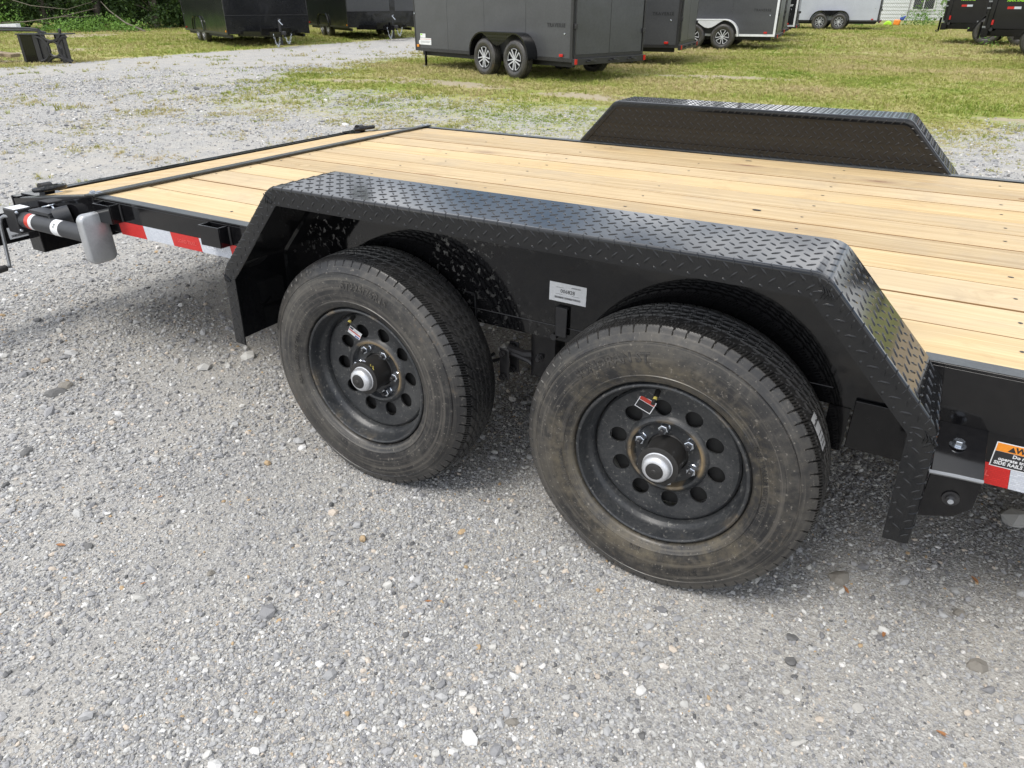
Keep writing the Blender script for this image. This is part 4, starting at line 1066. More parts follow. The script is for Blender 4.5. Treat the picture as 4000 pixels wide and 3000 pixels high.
# foot : a galvanised pan with rounded corners, normal along x
def rrect(w, h, r, n=6):
    out = []
    for cx, cz, a0 in ((w/2-r, h/2-r, 0), (-w/2+r, h/2-r, 90), (-w/2+r, -h/2+r, 180), (w/2-r, -h/2+r, 270)):
        for k in range(n+1):
            a = rad(a0+90*k/n); out.append((cx+r*math.cos(a), cz+r*math.sin(a)))
    return out
mb = MB(); vs = []; rings = [(.105, .182, .026, -.030), (.107, .185, .027, -.022), (.107, .185, .027, -.008), (.100, .178, .024, -.001), (.090, .168, .020, .002)]
nn = None
for (w_, h_, r_2, dx) in rings:
    pr_ = rrect(w_, h_, r_2); nn = len(pr_); vs += [(dx, y, z) for y, z in pr_]
fs = [tuple(range(nn)), tuple((len(rings)-1)*nn+k for k in range(nn-1, -1, -1))]
for i in range(len(rings)-1):
    for k in range(nn): k2 = (k+1) % nn; fs.append((i*nn+k, i*nn+k2, (i+1)*nn+k2, (i+1)*nn+k))
mb.add(vs, fs); FT = mb.build('jack_foot', M['foot'], JACK, ang=50); FT.location = (-1.322, JY+.004, JZ-.006)
mb = MB(); vs = []
def wrap_label(x0, x1, a0, a1, mat):
    mb = MB(); vs = []; n = 10
    for k in range(n+1):
        a = rad(a0+(a1-a0)*k/n)
        for x in (x0, x1): vs.append((x, JY+.0323*math.cos(a), JZ+.0323*math.sin(a)))
    mb.add(vs, [(2*k, 2*k+1, 2*k+3, 2*k+2) for k in range(n)]); return mb.build('wrap_label', mat, JACK)
wrap_label(-1.753, -1.727, 95, 230, M['red_stk']); wrap_label(-1.7265, -1.705, 95, 230, M['white_stk']); wl = wrap_label(-1.575, -1.528, 90, 235, M['white_stk'])
a = rad(150); nv = Vector((0, math.cos(a), math.sin(a))); text('lettering', '28', .019, M['ink'], wl, frame(Vector((-1.552, JY, JZ))+nv*.0328, (0, -math.sin(a)*-1, -math.cos(a)) if False else (0, math.sin(a), -math.cos(a)), (1, 0, 0)), depth=.0001)
# crank
mb = MB(); mb.tube([(-1.84, .075, .560), (-1.875, .060, .560), (-1.888, .052, .552), (-1.892, .046, .53), (-1.892, .030, .375), (-1.888, .026, .362), (-1.886, .010, .358)], .0068, 10); CR = mb.build('crank', M['zinc'], JACK)
mb = MB(); mb.tube([(-1.886, .014, .358), (-1.886, .010, .358), (-1.886, -.085, .352), (-1.886, -.09, .352)], [.009, .0135, .0135, .011], 14); mb.build('crank_grip', M['plug'], CR)
# serial sticker on the tongue
st = sticker('serial_sticker', ROOT, frame((-2.0996, .205, .432), (0, 1, 0), (0, 0, 1)), .10, .05, M['white_stk'])
put(st, '0068 2', .017, -.005, .008, M['ink']); bars(st, -.04, .04, -.018, -.008, 9)

# ================================================================== background trailers
def bg_tyre_mesh(R=.335, w=.20, rim=.20):
    mb = MB(); h = w/2
    mb.lathe([(.012, rim-.004), (.0, rim+.012), (-.012, rim+.05), (-.012, R-.055), (.004, R-.018), (.022, R-.003), (.030, R-.003), (.034, R-.012), (.042, R-.012), (.046, R-.001), (.078, R), (.082, R-.010), (.090, R-.010), (.094, R), (.13, R-.001), (.134, R-.012), (.142, R-.012), (.146, R-.003), (w-.03, R-.003), (w-.012, R-.018), (w, R-.06), (w, rim+.03), (w-.03, rim)], 48)
    return mb.mesh('tyre', M['rubber'], 40)
BGT = bg_tyre_mesh(); BGTD = bg_tyre_mesh(.39, .24, .215)
def bg_alloy():
    mb = MB(); mb.lathe([(.012, .196), (-.002, .199), (-.004, .193), (.010, .186), (.06, .180), (.14, .178)], 48); 
    rim = mb.mesh('rim', M['satin'], 30)
    sp = MB()
    for k in range(5):
        for s in (-1, 1):
            a0 = rad(90+72*k+s*9); a1 = rad(90+72*k+s*24)
            p = Vector((.035*math.cos(a0), .012, .035*math.sin(a0))); q = Vector((.183*math.cos(a1), .006, .183*math.sin(a1)))
            sp.bar(p, q, .019, .016, up=(0, 1, 0))
        a0, a1 = rad(90+72*k-24), rad(90+72*k+24)
        sp.tube([(.181*math.cos(a0+(a1-a0)*j/6), .005, .181*math.sin(a0+(a1-a0)*j/6)) for j in range(7)], .006, 5)
    sp.lathe([(-.002, 0), (-.002, .03), (.012, .034)], 16); spoke = sp.mesh('spokes', M['alloy'], 30)
    bk = MB(); bk.lathe([(.07, 0), (.07, .178)], 24); back = bk.mesh('wheel_back', M['dark'], 30)
    return rim, spoke, back
BGR, BGS, BGB = bg_alloy()
def bg_steelwheel():
    mb = MB(); mb.lathe([(.012, .213), (-.003, .215), (-.005, .208), (.012, .198), (.05, .186), (.055, .17), (.045, .16), (.05, .12), (.06, .1), (.035, .09), (.045, .078), (.05, .05), (.03, .045), (-.03, .042), (-.05, .03), (-.05, 0)], 40)
    rim = mb.mesh('rim', M['wheel'], 30)
    h = MB()
    for k in range(8): a = rad(22+45*k); h.lathe([(.043, 0), (.043, .0165)], 12, c=(.137*math.cos(a), 0, .137*math.sin(a)))
    holes = h.mesh('vent_hole', M['ink'])
    n = MB()
    for k in range(8): a = rad(45*k); n.lathe([(.05, .011), (.012, .011), (.010, 0)], 6, c=(.066*math.cos(a), 0, .066*math.sin(a)))
    return rim, holes, n.mesh('lug_nuts', M['bolt'], 25)
SWR, SWH, SWN = bg_steelwheel()
for _p in SWH.vertices: pass

def bg_wheel(root, x, y, z, out, kind='alloy'):
    """out=-1 : outer face towards local -y"""
    w = link('wheel', BGR if kind == 'alloy' else SWR, None, root); w.location = (x, y, z)
    if out > 0: w.rotation_euler = (0, 0, PI)
    else: w.rotation_euler = (0, random.uniform(0, 1.2), 0)
    if kind == 'alloy':
        link('spokes', BGS, None, w); link('wheel_back', BGB, None, w); link('tyre', BGT, None, w)
    else:
        link('vent_hole', SWH, None, w); link('lug_nuts', SWN, None, w); link('tyre', BGTD, None, w)
    return w

def arch_path(xc, half, top, r, leg):
    """tandem fender centre line in (x, z), arcs at both ends, flat between"""
    out = [(xc-half-r, top-r-leg)]
    for k in range(13): a = PI-PI/2*k/12; out.append((xc-half+r*math.cos(a), top-r+r*math.sin(a)))
    for k in range(13): a = PI/2-PI/2*k/12; out.append((xc+half+r*math.cos(a), top-r+r*math.sin(a)))
    return out+[(xc+half+r, top-r-leg)]

def tandem_fender(root, xc, y_in, y_out, half, top, r, leg, mat, matg, axle_z, tr):
    P = arch_path(xc, half, top, r, leg); mb = MB(); n = len(P); s = 1 if y_out > y_in else -1
    vs = []
    for (x, z) in P:
        d = Vector((xc-x, (axle_z-.1)-z)).normalized()*.02
        vs += [(x, y_in, z), (x, y_out-s*.01, z), (x, y_out, z-.006), (x+d.x*1.8, y_out, z+d.y*1.8), (x+d.x*1.8, y_out-s*.004, z+d.y*1.8), (x+d.x*.3, y_in, z+d.y*.3)]
    fs = []
    for i in range(n-1):
        for k in range(6): k2 = (k+1) % 6; fs.append((i*6+k, i*6+k2, (i+1)*6+k2, (i+1)*6+k))
    fs += [tuple(range(6)), tuple((n-1)*6+k for k in range(6))]
    mb.add(vs, fs); f = mb.build('fender', mat, root, ang=32)
    # the gusset plate that dips between the tyres
    g = [(xc-half*.95, top-.03)]
    for k in range(9):
        u = k/8; g.append((xc-half*.95+2*half*.95*u, top-.03-.20*math.sin(PI*u)**1.5))
    g.append((xc+half*.95, top-.03)); g = g[::-1]
    ya, yb = sorted((y_out-s*.012, y_out-s*.008)); mb = MB(); mb.prism(g, ya, yb); gp = mb.build('gusset_plate', matg, f)
    gt = MB()
    for i in range(16):
        for j in range(7):
            x = xc-half*.8+2*half*.8*i/15+(.02 if j % 2 else 0); z = top-.045-.026*j
            u = (x-(xc-half*.95))/(2*half*.95)
            if 0 < u < 1 and z > top-.03-.20*math.sin(PI*u)**1.5+.012:
                a = rad(45 if j % 2 else -45); gt.bar((x-.012*math.cos(a), y_out-s*.006, z-.012*math.sin(a)), (x+.012*math.cos(a), y_out-s*.006, z+.012*math.sin(a)), .004, .004)
    if gt.v: t = gt.build('diamond_tread', matg, gp); t['kind'] = 'stuff'
    return f

def box_trailer(pos, hd, side, Ln, Wd, zb, s, sp, off, skin, label, group, trim='trim', fend='tread_black', word=None, wordmat='ink', rail='trim', H=1.95, front='plain', rear='doors', panels=4, fend_side=True, word_x=.62, wz=.66, gusset='tread_black', corner=None, wheels_off=.0):
    root = empty('enclosed_trailer', (pos[0], pos[1], float(gz(pos[0], pos[1]))), rad(hd), label, 'trailer', group)
    Y = lambda y: side*y                       # y measured from near side inwards
    def bx(x0, y0, z0, x1, y1, z1, mb=None):
        mb = mb or MB(); a, b = sorted((Y(y0), Y(y1))); return mb.box(x0, a, z0, x1, b, z1)
    bx(.012, .012, zb+.05, Ln-.012, Wd-.012, zb+H-.02).build('body_shell', M[skin], root)
    pw = Ln/panels
    for i in range(panels):
        a = .03 if i == 0 else i*pw+.003; b = Ln-.03 if i == panels-1 else (i+1)*pw-.003
        bx(a, .002, zb+.062, b, .0118, zb+H-.06).build('side_panel', M[skin], root)
        bx(a, Wd-.0118, zb+.062, b, Wd-.002, zb+H-.06).build('side_panel', M[skin], root)
    for i in range(1, panels): bx(i*pw-.0025, .006, zb+.062, i*pw+.0025, .0119, zb+H-.06).build('seam_strip', M['trim'], root)
    rl = M[rail]
    bx(.0, -.004, zb, Ln, .012, zb+.06).build('bottom_rail', rl, root); bx(.0, Wd-.012, zb, Ln, Wd+.004, zb+.06).build('bottom_rail', rl, root)
    bx(0, 0, zb+H-.06, Ln, Wd, zb+H).build('roof', M[trim], root)
    cm = M[corner or trim]
    for x0, x1 in ((-.004, .055), (Ln-.03, Ln+.004)):
        bx(x0, -.006, zb, x1, .03, zb+H).build('corner_post', cm, root); bx(x0, Wd-.03, zb, x1, Wd+.006, zb+H).build('corner_post', cm, root)
    bx(.1, .12, zb-.09, Ln-.1, .18, zb-.001).build('frame_rail', M['dark'], root); bx(.1, Wd-.18, zb-.09, Ln-.1, Wd-.12, zb-.001).build('frame_rail', M['dark'], root)
    # wheels and fenders, both sides
    zc = .333
    for near in (True, False):
        yo = -off if near else Wd+off
        out = -1 if (near == (side > 0)) else 1
        for k in range(2): bg_wheel(root, s+k*sp, Y(yo), zc, out)
        if fend_side:
            if off > .05:
                tandem_fender(root, s+sp/2, Y(-.0 if near else Wd), Y(yo-.045 if near else yo+.045), sp/2+.02, zc+.335+.115, .41, .02, M[fend], M[gusset], zc, .335)
            else:
                P = arch_path(s+sp/2, sp/2, zc+.335+.10, .40, .02); mb = MB(); yy = Y(-.03 if near else Wd+.03)
                mb.tube([(x, yy, z) for x, z in P], .022, 6); mb.build('fender', M[fend], root)
    for k in range(2):
        mb = MB(); a, b = sorted((Y(0), Y(Wd))); mb.tube([(s+k*sp, a, zc), (s+k*sp, b, zc)], .035, 8); mb.build('axle', M['dark'], root)
    # lamps
    def lamp(x, y, z, w, h, mat, d=.02, name='marker_lamp'):
        bx(x-w/2, y-d, z-h/2, x+w/2, y, z+h/2).build(name, M[mat], root, bevel=.004)
    lamp(.26, -.004, zb+.10, .09, .045, 'red_lens'); lamp(Ln-.12, -.004, zb+.10, .075, .05, 'amber_lens')
    lamp(.20, 0, zb+wz-.13, .03, .03, 'bolt', .008, 'latch'); lamp(Ln-.03, -.006, zb+.72, .03, .03, 'bolt', .008, 'latch')
    # rear face
    if rear == 'doors':
        mb = MB(); a, b = sorted((Y(.05), Y(Wd-.05)))
        h = Wd/2
        for y0, y1 in ((.075, h-.008), (h+.002, Wd-.075)): bx(-.010, y0, zb+.12, -.0005, y1, zb+H-.08).build('rear_door', M[skin], root)
        bx(-.012, h-.008, zb+.12, -.002, h+.002, zb+H-.08).build('door_seam', M['trim'], root)
        bx(-.016, .03, zb+.06, .0, Wd-.03, zb+.115).build('rear_sill', M[trim], root)
        bx(-.07, .0, zb-.045, .0, Wd, zb+.058).build('rear_bumper', M[trim], root, bevel=.004)
        for y in (.40, .98, Wd-.38):
            h_ = bx(-.105, y-.12, zb-.005, -.02, y+.12, zb+.012); bx(-.12, y-.045, zb+.0121, -.03, y+.045, zb+.035, h_); h_.build('door_hinge', M['satin'], root, bevel=.004)
        mb = MB(); mb.tube([(-.03, Y(.045), zb+.12), (-.03, Y(.045), zb+H-.1)], .011, 8); mb.build('door_bar', M[trim], root)
        mb = MB(); mb.tube([(-.034, Y(.055), zb+.98), (-.034, Y(.055), zb+H-.1)], .016, 8); mb.build('door_bar', M['white_stk'], root)
        bx(-.05, .02, zb+.52, -.0, .08, zb+.60).build('latch', M['satin'], root, bevel=.005)
        bx(-.05, Wd-.08, zb+.42, -.0, Wd-.02, zb+.50).build('latch', M['satin'], root, bevel=.005)
        bx(-.085, .0, zb-.03, -.0705, .05, zb+.055).build('marker_lamp', M['red_lens'], root); bx(-.085, Wd-.05, zb-.03, -.0705, Wd, zb+.055).build('marker_lamp', M['red_lens'], root)
    if word:
        rx = (-1, 0, 0) if side < 0 else (1, 0, 0)
        text('lettering', word, .085, M[wordmat], root, frame((word_x, Y(-.002), zb+wz), rx, (0, 0, 1)), depth=.001, shear=.0, bold=.0022, spacing=1.25)
    return root, bx, Y

GT = 'enclosed trailers parked on the lawn'
R1, bx, Y = box_trailer((-4.539, 10.820), 159.9, -1, 4.91, 1.84, .342, 1.322, .907, .196, 'grey_panel', 'largest charcoal enclosed trailer, top centre beside the gravel drive, rear doors facing right', GT, word='TRAVERSE', word_x=.42, wz=.57)
# stickers and support leg on its front corner
st = sticker('paper_sticker', R1, frame((4.50, .004, .342+.19), (-1, 0, 0), (0, 0, 1)), .42, .13, M['white_stk']); patch(st, -.205, .04, .205, .045, M['red_stk']); patch(st, -.19, -.02, .15, -.015, M['ink']); patch(st, -.19, 0, .18, .004, M['ink'])
st = sticker('paper_sticker', R1, frame((4.60, .004, .342+.30), (-1, 0, 0), (0, 0, 1)), .20, .08, M['white_stk']); patch(st, -.09, .01, -.02, .035, M['green_decal'])
mb = MB(); mb.lathe([(0, 0), (0, .045), (-.001, .045), (-.001, 0)], 20); o = mb.build('round_sticker', M['white_stk'], R1); o.location = (4.72, .0065, .342+.17)
bx(4.62, .05, .045, 4.66, .09, .36).build('support_leg', M['black'], R1); bx(4.58, .02, .02, 4.70, .12, .044).build('leg_foot', M['zinc'], R1)

R0, _, _ = box_trailer((-4.083, 15.167), 187, -1, 4.9, 1.95, .36, 1.6, .9, .2, 'grey_panel', 'charcoal enclosed trailer just behind the middle one, only its rear corner showing', GT, word='TRAVERSE', word_x=.38)
R2, bx2, _ = box_trailer((-3.35, 21.4), 187.0, -1, 4.9, 2.1, .345, 1.40, .84, .2, 'grey_panel', 'grey enclosed trailer with bright aluminium fender, corner post and bottom rail', GT, fend='alu', rail='alu', gusset='alu', corner='alu', word='TRAVERSE', word_x=.42)
R3, _, _ = box_trailer((-3.931, 25.25), 187, -1, 4.9, 2.0, .34, 1.6, .9, .2, 'grey_panel', 'dark grey enclosed trailer mostly hidden behind the one with the aluminium fender', GT, word='RE', word_x=.12)
R4, _, _ = box_trailer((-4.316, 29.395), 187, -1, 4.9, 2.0, .34, 1.6, .9, .2, 'black_panel', 'black enclosed trailer with a white name and white bottom rail, left of the white trailer', GT, rail='white_panel', word='CONQUEST', wordmat='white_stk', word_x=.42, wz=.70, corner='alu')
R5, _, _ = box_trailer((-2.195, 36.96), 184.0, -1, 4.45, 2.0, .337, 1.60, .80, .2, 'white_panel', 'white enclosed trailer with black fender, farthest back on the right', GT, panels=1)

def nose_trailer(pos, hd, Ln, Wd, zb, s, label, skin, upper):
    root, bx, Y = box_trailer(pos, hd, 1, Ln, Wd, zb, s, .88, -.03, skin, label, 'black enclosed trailers by the trees', trim='trim', fend='tread_black', rear='none', panels=5, H=2.2)
    x = Ln+.0045
    # stone guard, seam and two upper nose panels
    bx(x, .0, zb+.02, x+.008, Wd, zb+.52).build('stone_guard', M['black_panel'], root)
    bx(x, .0, zb+.523, x+.014, Wd, zb+.537).build('guard_trim', M['satin'], root)
    bx(x, .02, zb+.54, x+.006, Wd*.62, zb+2.1).build('nose_panel', M[upper], root); bx(x, Wd*.70, zb+.54, x+.006, Wd-.02, zb+2.1).build('nose_panel', M[upper], root)
    bx(x-.001, Wd*.62+.002, zb+.54, x+.010, Wd*.70-.002, zb+2.1).build('centre_strip', M['black_panel'], root)
    # drawbar, coupler, jack, chains
    for y0, y1 in ((.35, Wd/2-.04), (Wd-.35, Wd/2+.04)):
        mb = MB(); mb.bar((Ln-.1, y0, zb+.03), (Ln+1.35, y1, zb+.03), .06, .14); mb.build('drawbar_rail', M['black'], root)
    bx(Ln+.9, Wd/2-.52, zb+.0, Ln+.96, Wd/2+.40, zb+.20).build('cross_plate', M['black'], root, bevel=.004)
    bx(Ln+1.3, Wd/2-.05, zb+.02, Ln+1.55, Wd/2+.05, zb+.12).build('coupler', M['satin'], root, bevel=.02)
    mb = MB(); mb.tube([(Ln+1.15, Wd/2, -.0+.06), (Ln+1.15, Wd/2, zb+.45)], .035, 10); mb.lathe([(.0, 0), (0, .08), (.015, .08), (.015, 0)], 12, c=(Ln+1.15, Wd/2, .045), axis='z')
    j = mb.build('jack', M['satin'], root)
    mb = MB(); mb.tube([(Ln+1.17, Wd/2+.03, zb+.42), (Ln+1.25, Wd/2-.05, zb+.40), (Ln+1.27, Wd/2+.05, zb+.28)], .014, 6); mb.build('crank', M['bolt'], j)
    for s_, sag in ((-1, .30), (1, .22)):
        mb = MB()
        for k in range(13):
            t = k/12; p = Vector((Ln+1.3+.02*s_, Wd/2+s_*(.06+.20*t), zb+.02-sag*math.sin(PI*min(1, t*1.0))*1.0))
            mb.tube([p+Vector((0, .02*math.cos(a), .028*math.sin(a))) if k % 2 else p+Vector((.02*math.cos(a), 0, .028*math.sin(a))) for a in np.linspace(0, 2*PI, 8, endpoint=False)], .006, 5, closed=True)
        mb.build('safety_chain', M['bolt'], root)
    return root
nose_trailer((-23.758, 17.946), -27.2, 6.35, 2.54, .303, 1.97, 'glossy black enclosed trailer by the trees, nose towards us, farther left of the two', 'black_panel', 'black_panel')
nose_trailer((-22.652, 23.145), -32.5, 5.9, 2.52, .339, 2.1, 'black enclosed trailer with grey upper nose panels, behind the big grey one', 'black_panel', 'grey_panel')

# ---- dump trailers at the right
def dump_trailer(pos, hd, label):
    root = empty('dump_trailer', (pos[0], pos[1], float(gz(*pos))), rad(hd), label, 'trailer', 'black dump trailers at the right')
    Ln, Wd, zb = 4.2, 2.05, .50
    def bx(x0, y0, z0, x1, y1, z1): return MB().box(x0, y0, z0, x1, y1, z1)
    bk = M['black']
    bx(.06, .0, zb+.10, Ln, .02, zb+.80).build('side_wall', bk, root); bx(.06, Wd-.02, zb+.10, Ln, Wd, zb+.80).build('side_wall', bk, root)
    bx(.06, .021, zb+.10, Ln, Wd-.021, zb+.16).build('bed_floor', bk, root); bx(Ln-.03, .021, zb+.161, Ln, Wd-.021, zb+.80).build('head_board', bk, root)
    bx(.05, -.05, zb+.801, Ln, .03, zb+.86).build('top_rail', bk, root, bevel=.004); bx(.05, Wd-.03, zb+.801, Ln, Wd+.05, zb+.86).build('top_rail', bk, root, bevel=.004)
    bx(.07, -.045, zb+.8602, Ln-.02, .02, zb+.868).build('rail_cap', M['alu'], root)
    bx(.0, .0, zb+.12, .05, Wd, zb+.78).build('tailgate', bk, root, bevel=.004)
    for x in (.08, 1.05, 2.0, 2.95, 3.9): bx(x, -.06, zb+.10, x+.09, -.001, zb+.80).build('side_post', bk, root, bevel=.004)
    bx(.0, .18, zb-.08, Ln+.5, .26, zb+.08).build('frame_rail', bk, root); bx(.0, Wd-.26, zb-.08, Ln+.5, Wd-.18, zb+.08).build('frame_rail', bk, root)
    bx(-.02, .0, zb-.10, .14, Wd, zb+.095).build('rear_beam', bk, root, bevel=.006)
    bx(.70, .06, zb-.06, 1.0, .17, zb+.09).build('ramp_box', bk, root); bx(.75, -.04, zb-.14, .98, .05, zb-.065).build('step', bk, root)
    mb = MB(); mb.tube([(-.06, .02, zb-.12), (-.06, .02, zb+.25)], .03, 8); mb.build('stabiliser', bk, root)
    mb = MB(); mb.tube([(-.09+.045*math.cos(a), .02, zb-.13+.02*math.sin(a)) for a in np.linspace(0, 2*PI, 12, endpoint=False)], .012, 6, closed=True); mb.build('tie_ring', bk, root)
    zc = .388
    for y, out in ((-.19, -1), (Wd+.19, 1)):
        for k in range(2): bg_wheel(root, 1.30+k*.92, y, zc, out, 'steel')
    s = 1.30
    for yo, s_ in ((-.22, 1), (Wd+.22, -1)):
        P = [(s-.42, zb-.02), (s-.15, zc+.46), (s+.92+.15, zc+.46), (s+.92+.42, zb-.02)]; mb = MB(); vs = []
        for x, z in P: vs += [(x, yo, z), (x, yo+s_*.235, z), (x, yo+s_*.235, z-.006), (x, yo+s_*.006, z-.006), (x, yo+s_*.006, z-.05), (x, yo, z-.05)]
        fs = []
        for i in range(3):
            for k in range(6): k2 = (k+1) % 6; fs.append((i*6+k, i*6+k2, (i+1)*6+k2, (i+1)*6+k))
        fs += [tuple(range(6)), tuple(18+k for k in range(6))]; mb.add(vs, fs); mb.build('fender', M['tread_black'], root)
    for x0 in (.42, 1.22, 2.5):
        for i, mt in enumerate(('tape_red', 'tape_white')):
            bx(x0+i*.15, -.0035, zb+.545, x0+i*.15+.149, -.0005, zb+.60).build('reflector_tape', M[mt], root)
    mb = MB(); mb.tube([(.185, -.03, zb+.19), (.185, -.03, zb+.30)], .032, 10); mb.build('marker_lamp', M['red_lens'], root)
    mb = MB(); mb.lathe([(0, 0), (0, .045), (-.02, .04), (-.02, 0)], 16, c=(.185, -.015, zb+.08)); mb.build('round_lamp', M['satin'], root)
    for z in (.12, .55, .70): bx(-.02, -.03, zb+z, .06, .0, zb+z+.035).build('gate_hinge', M['zinc'], root)
    bx(.95, -.03, zb+.12, 1.04, -.002, zb+.16).build('latch', M['zinc'], root)
    text('lettering', 'MAX RAIL', .085, M['green_decal'], root, frame((.34, -.052, zb+.955-.10+.0), (1, 0, 0), (0, 0, 1)) if False else frame((.56, -.0025, zb+.74), (1, 0, 0), (0, 0, 1)), depth=.001, shear=.3, bold=.004)
    return root
DG = 'black dump trailers at the right'
dump_trailer((.542, 27.11), -6, 'black dump trailer with lime lettering, farthest back of those at the right edge')
dump_trailer((1.62, 22.46), -12, 'black dump trailer with lime lettering, middle one of those at the right edge')
dump_trailer((2.62, 17.9), -12, 'black dump trailer cut off by the right edge, nearest of the three')

# ================================================================== fence, house, toys
def fence():
    root = empty('chain_link_fence', (-6, 43.5, float(gz(-6, 43.5))), rad(24), 'low galvanised chain link fence behind the lawn, in front of the white house', 'fence')
    n = 8
    for i in range(n):
        mb = MB(); mb.tube([(i*2.4, 0, -.05), (i*2.4, 0, 1.25)], .03, 8); mb.build('post', M['fence'], root)
    mb = MB(); mb.tube([(0, 0, 1.22), (2.4*(n-1), 0, 1.22)], .022, 6); mb.build('top_rail', M['fence'], root)
    mb = MB()
    Lw = 2.4*(n-1); p = .11
    for k in range(int(Lw/p)+12):
        for s in (1, -1):
            x = k*p if s > 0 else k*p-1.2+1.2
            a, b = Vector((x-(1.2 if s > 0 else 0), .0, .02 if s > 0 else .02)), None
            q0 = Vector((k*p-1.2*(s > 0), .002*s, .02)); q1 = q0+Vector((s*1.2, 0, 1.2))
            if s < 0: q0, q1 = Vector((k*p, -.002, .02)), Vector((k*p-1.2, -.002, 1.22))
            # clip to the fence length
            lo, hi = min(q0.x, q1.x), max(q0.x, q1.x)
            if hi < .05 or lo > Lw: continue
            t0 = 0; t1 = 1
            if q0.x < 0: t0 = (0-q0.x)/(q1.x-q0.x)
            if q1.x < 0: t1 = (0-q0.x)/(q1.x-q0.x)
            if q0.x > Lw: t0 = (Lw-q0.x)/(q1.x-q0.x)
            if q1.x > Lw: t1 = (Lw-q0.x)/(q1.x-q0.x)
            mb.bar(q0.lerp(q1, t0), q0.lerp(q1, t1), .006, .006, up=(0, 1, 0))
    w = mb.build('wire_mesh', M['fence'], root); w['kind'] = 'stuff'
fence()
def house():
    root = empty('white_house', (-9, 52, .3), rad(14), 'white house with lapped siding behind the chain link fence', 'house')
    MB().box(0, .03, -.6, 16, 7, 3.4).build('wall', M['siding'], root)
    sb = MB(); sb.add([(0, .0, 0), (16, .0, 0), (16, .028, .2), (0, .028, .2), (0, .029, 0), (16, .029, 0)], [(0, 1, 2, 3), (0, 4, 5, 1), (0, 3, 4), (1, 5, 2)])
    me = sb.mesh('siding_board', M['siding'])
    for k in range(18): o = link('siding_board', me, None, root); o.location = (0, -.002, -.25+.2*k)
    for x in (7.2, 11.4):
        f = MB().box(x, -.05, .55, x+1.3, -.005, 2.1).build('window', M['white_stk'], root)
        for i in range(2): MB().box(x+.08+i*.6, -.06, .63, x+.62+i*.6, -.0505, 2.02).build('pane', M['glass'], f)
    mb = MB(); mb.add([(-.4, -.5, 3.4), (16.4, -.5, 3.4), (16.4, 7.5, 3.4), (-.4, 7.5, 3.4), (-.4, 3.5, 5), (16.4, 3.5, 5)], [(0, 1, 5, 4), (2, 3, 4, 5), (0, 4, 3), (1, 2, 5), (0, 3, 2, 1)]); mb.build('roof', M['dark'], root)
house()
def toy(nm, loc, mat, poly, y, label, cat):
    mb = MB(); mb.prism(poly, 0, y); o = mb.build(nm, mat, None, bevel=.05, label=label); o['category'] = cat
    o.location = (loc[0], loc[1], float(gz(*loc))); return o
toy('toy_slide', (-2.55, 43.6), M['lime_toy'], [(0, 0), (.42, 0), (.38, .16), (.2, .24), (.03, .1)], .3, 'lime green plastic toy lying by the fence', 'toy')
toy('toy_bucket', (-2.1, 43.8), M['orange_toy'], [(0, 0), (.3, 0), (.34, .26), (.03, .28)], .3, 'orange plastic toy box by the fence, beside the lime one', 'toy')
toy('toy_chair', (-1.85, 43.9), M['blue_toy'], [(0, .25), (.2, .22), (.28, .46), (.03, .4)], .25, 'blue plastic toy on top of the pile by the fence', 'toy')

# ================================================================== trees and bushes
def leaf_cloud(n, fn, size, seed):
    r = np.random.default_rng(seed); c = fn(r, n); n = len(c)
    a = r.normal(size=(n, 3)); a /= np.linalg.norm(a, axis=1)[:, None]; b = r.normal(size=(n, 3)); b -= a*(a*b).sum(1)[:, None]; b /= np.linalg.norm(b, axis=1)[:, None]
    s = (size*r.uniform(.6, 1.4, n))[:, None]
    v = np.stack([c-a*s, c+b*s*.5, c+a*s, c-b*s*.5], 1).reshape(-1, 3)
    f = np.arange(4*n).reshape(n, 4); me = bpy.data.meshes.new('crown')
    me.vertices.add(len(v)); me.vertices.foreach_set('co', v.astype(np.float32).ravel()); me.loops.add(4*n); me.loops.foreach_set('vertex_index', f.ravel().astype(np.int32))
    me.polygons.add(n); me.polygons.foreach_set('loop_start', np.arange(0, 4*n, 4)); me.polygons.foreach_set('loop_total', np.full(n, 4)); me.update(calc_edges=True); return me
def crown_fn(rx, ry, z0, z1, nclump, seed):
    rr = np.random.default_rng(seed+99)
    cl = np.stack([rr.uniform(-rx, rx, nclump), rr.uniform(-ry, ry, nclump), z0+(z1-z0)*rr.random(nclump)**1.3], 1); cr = rr.uniform(.35, .95, nclump)*(.5+.5*(cl[:, 2]-z0)/(z1-z0)+.2)
    def fn(r, n):
        k = r.integers(0, nclump, n); d = r.normal(size=(n, 3)); d /= np.linalg.norm(d, axis=1)[:, None]
        p = cl[k]+d*(cr[k]*r.uniform(.55, 1.0, n))[:, None]*np.array([1, 1, .75]); return p[p[:, 2] > .05]
    return fn
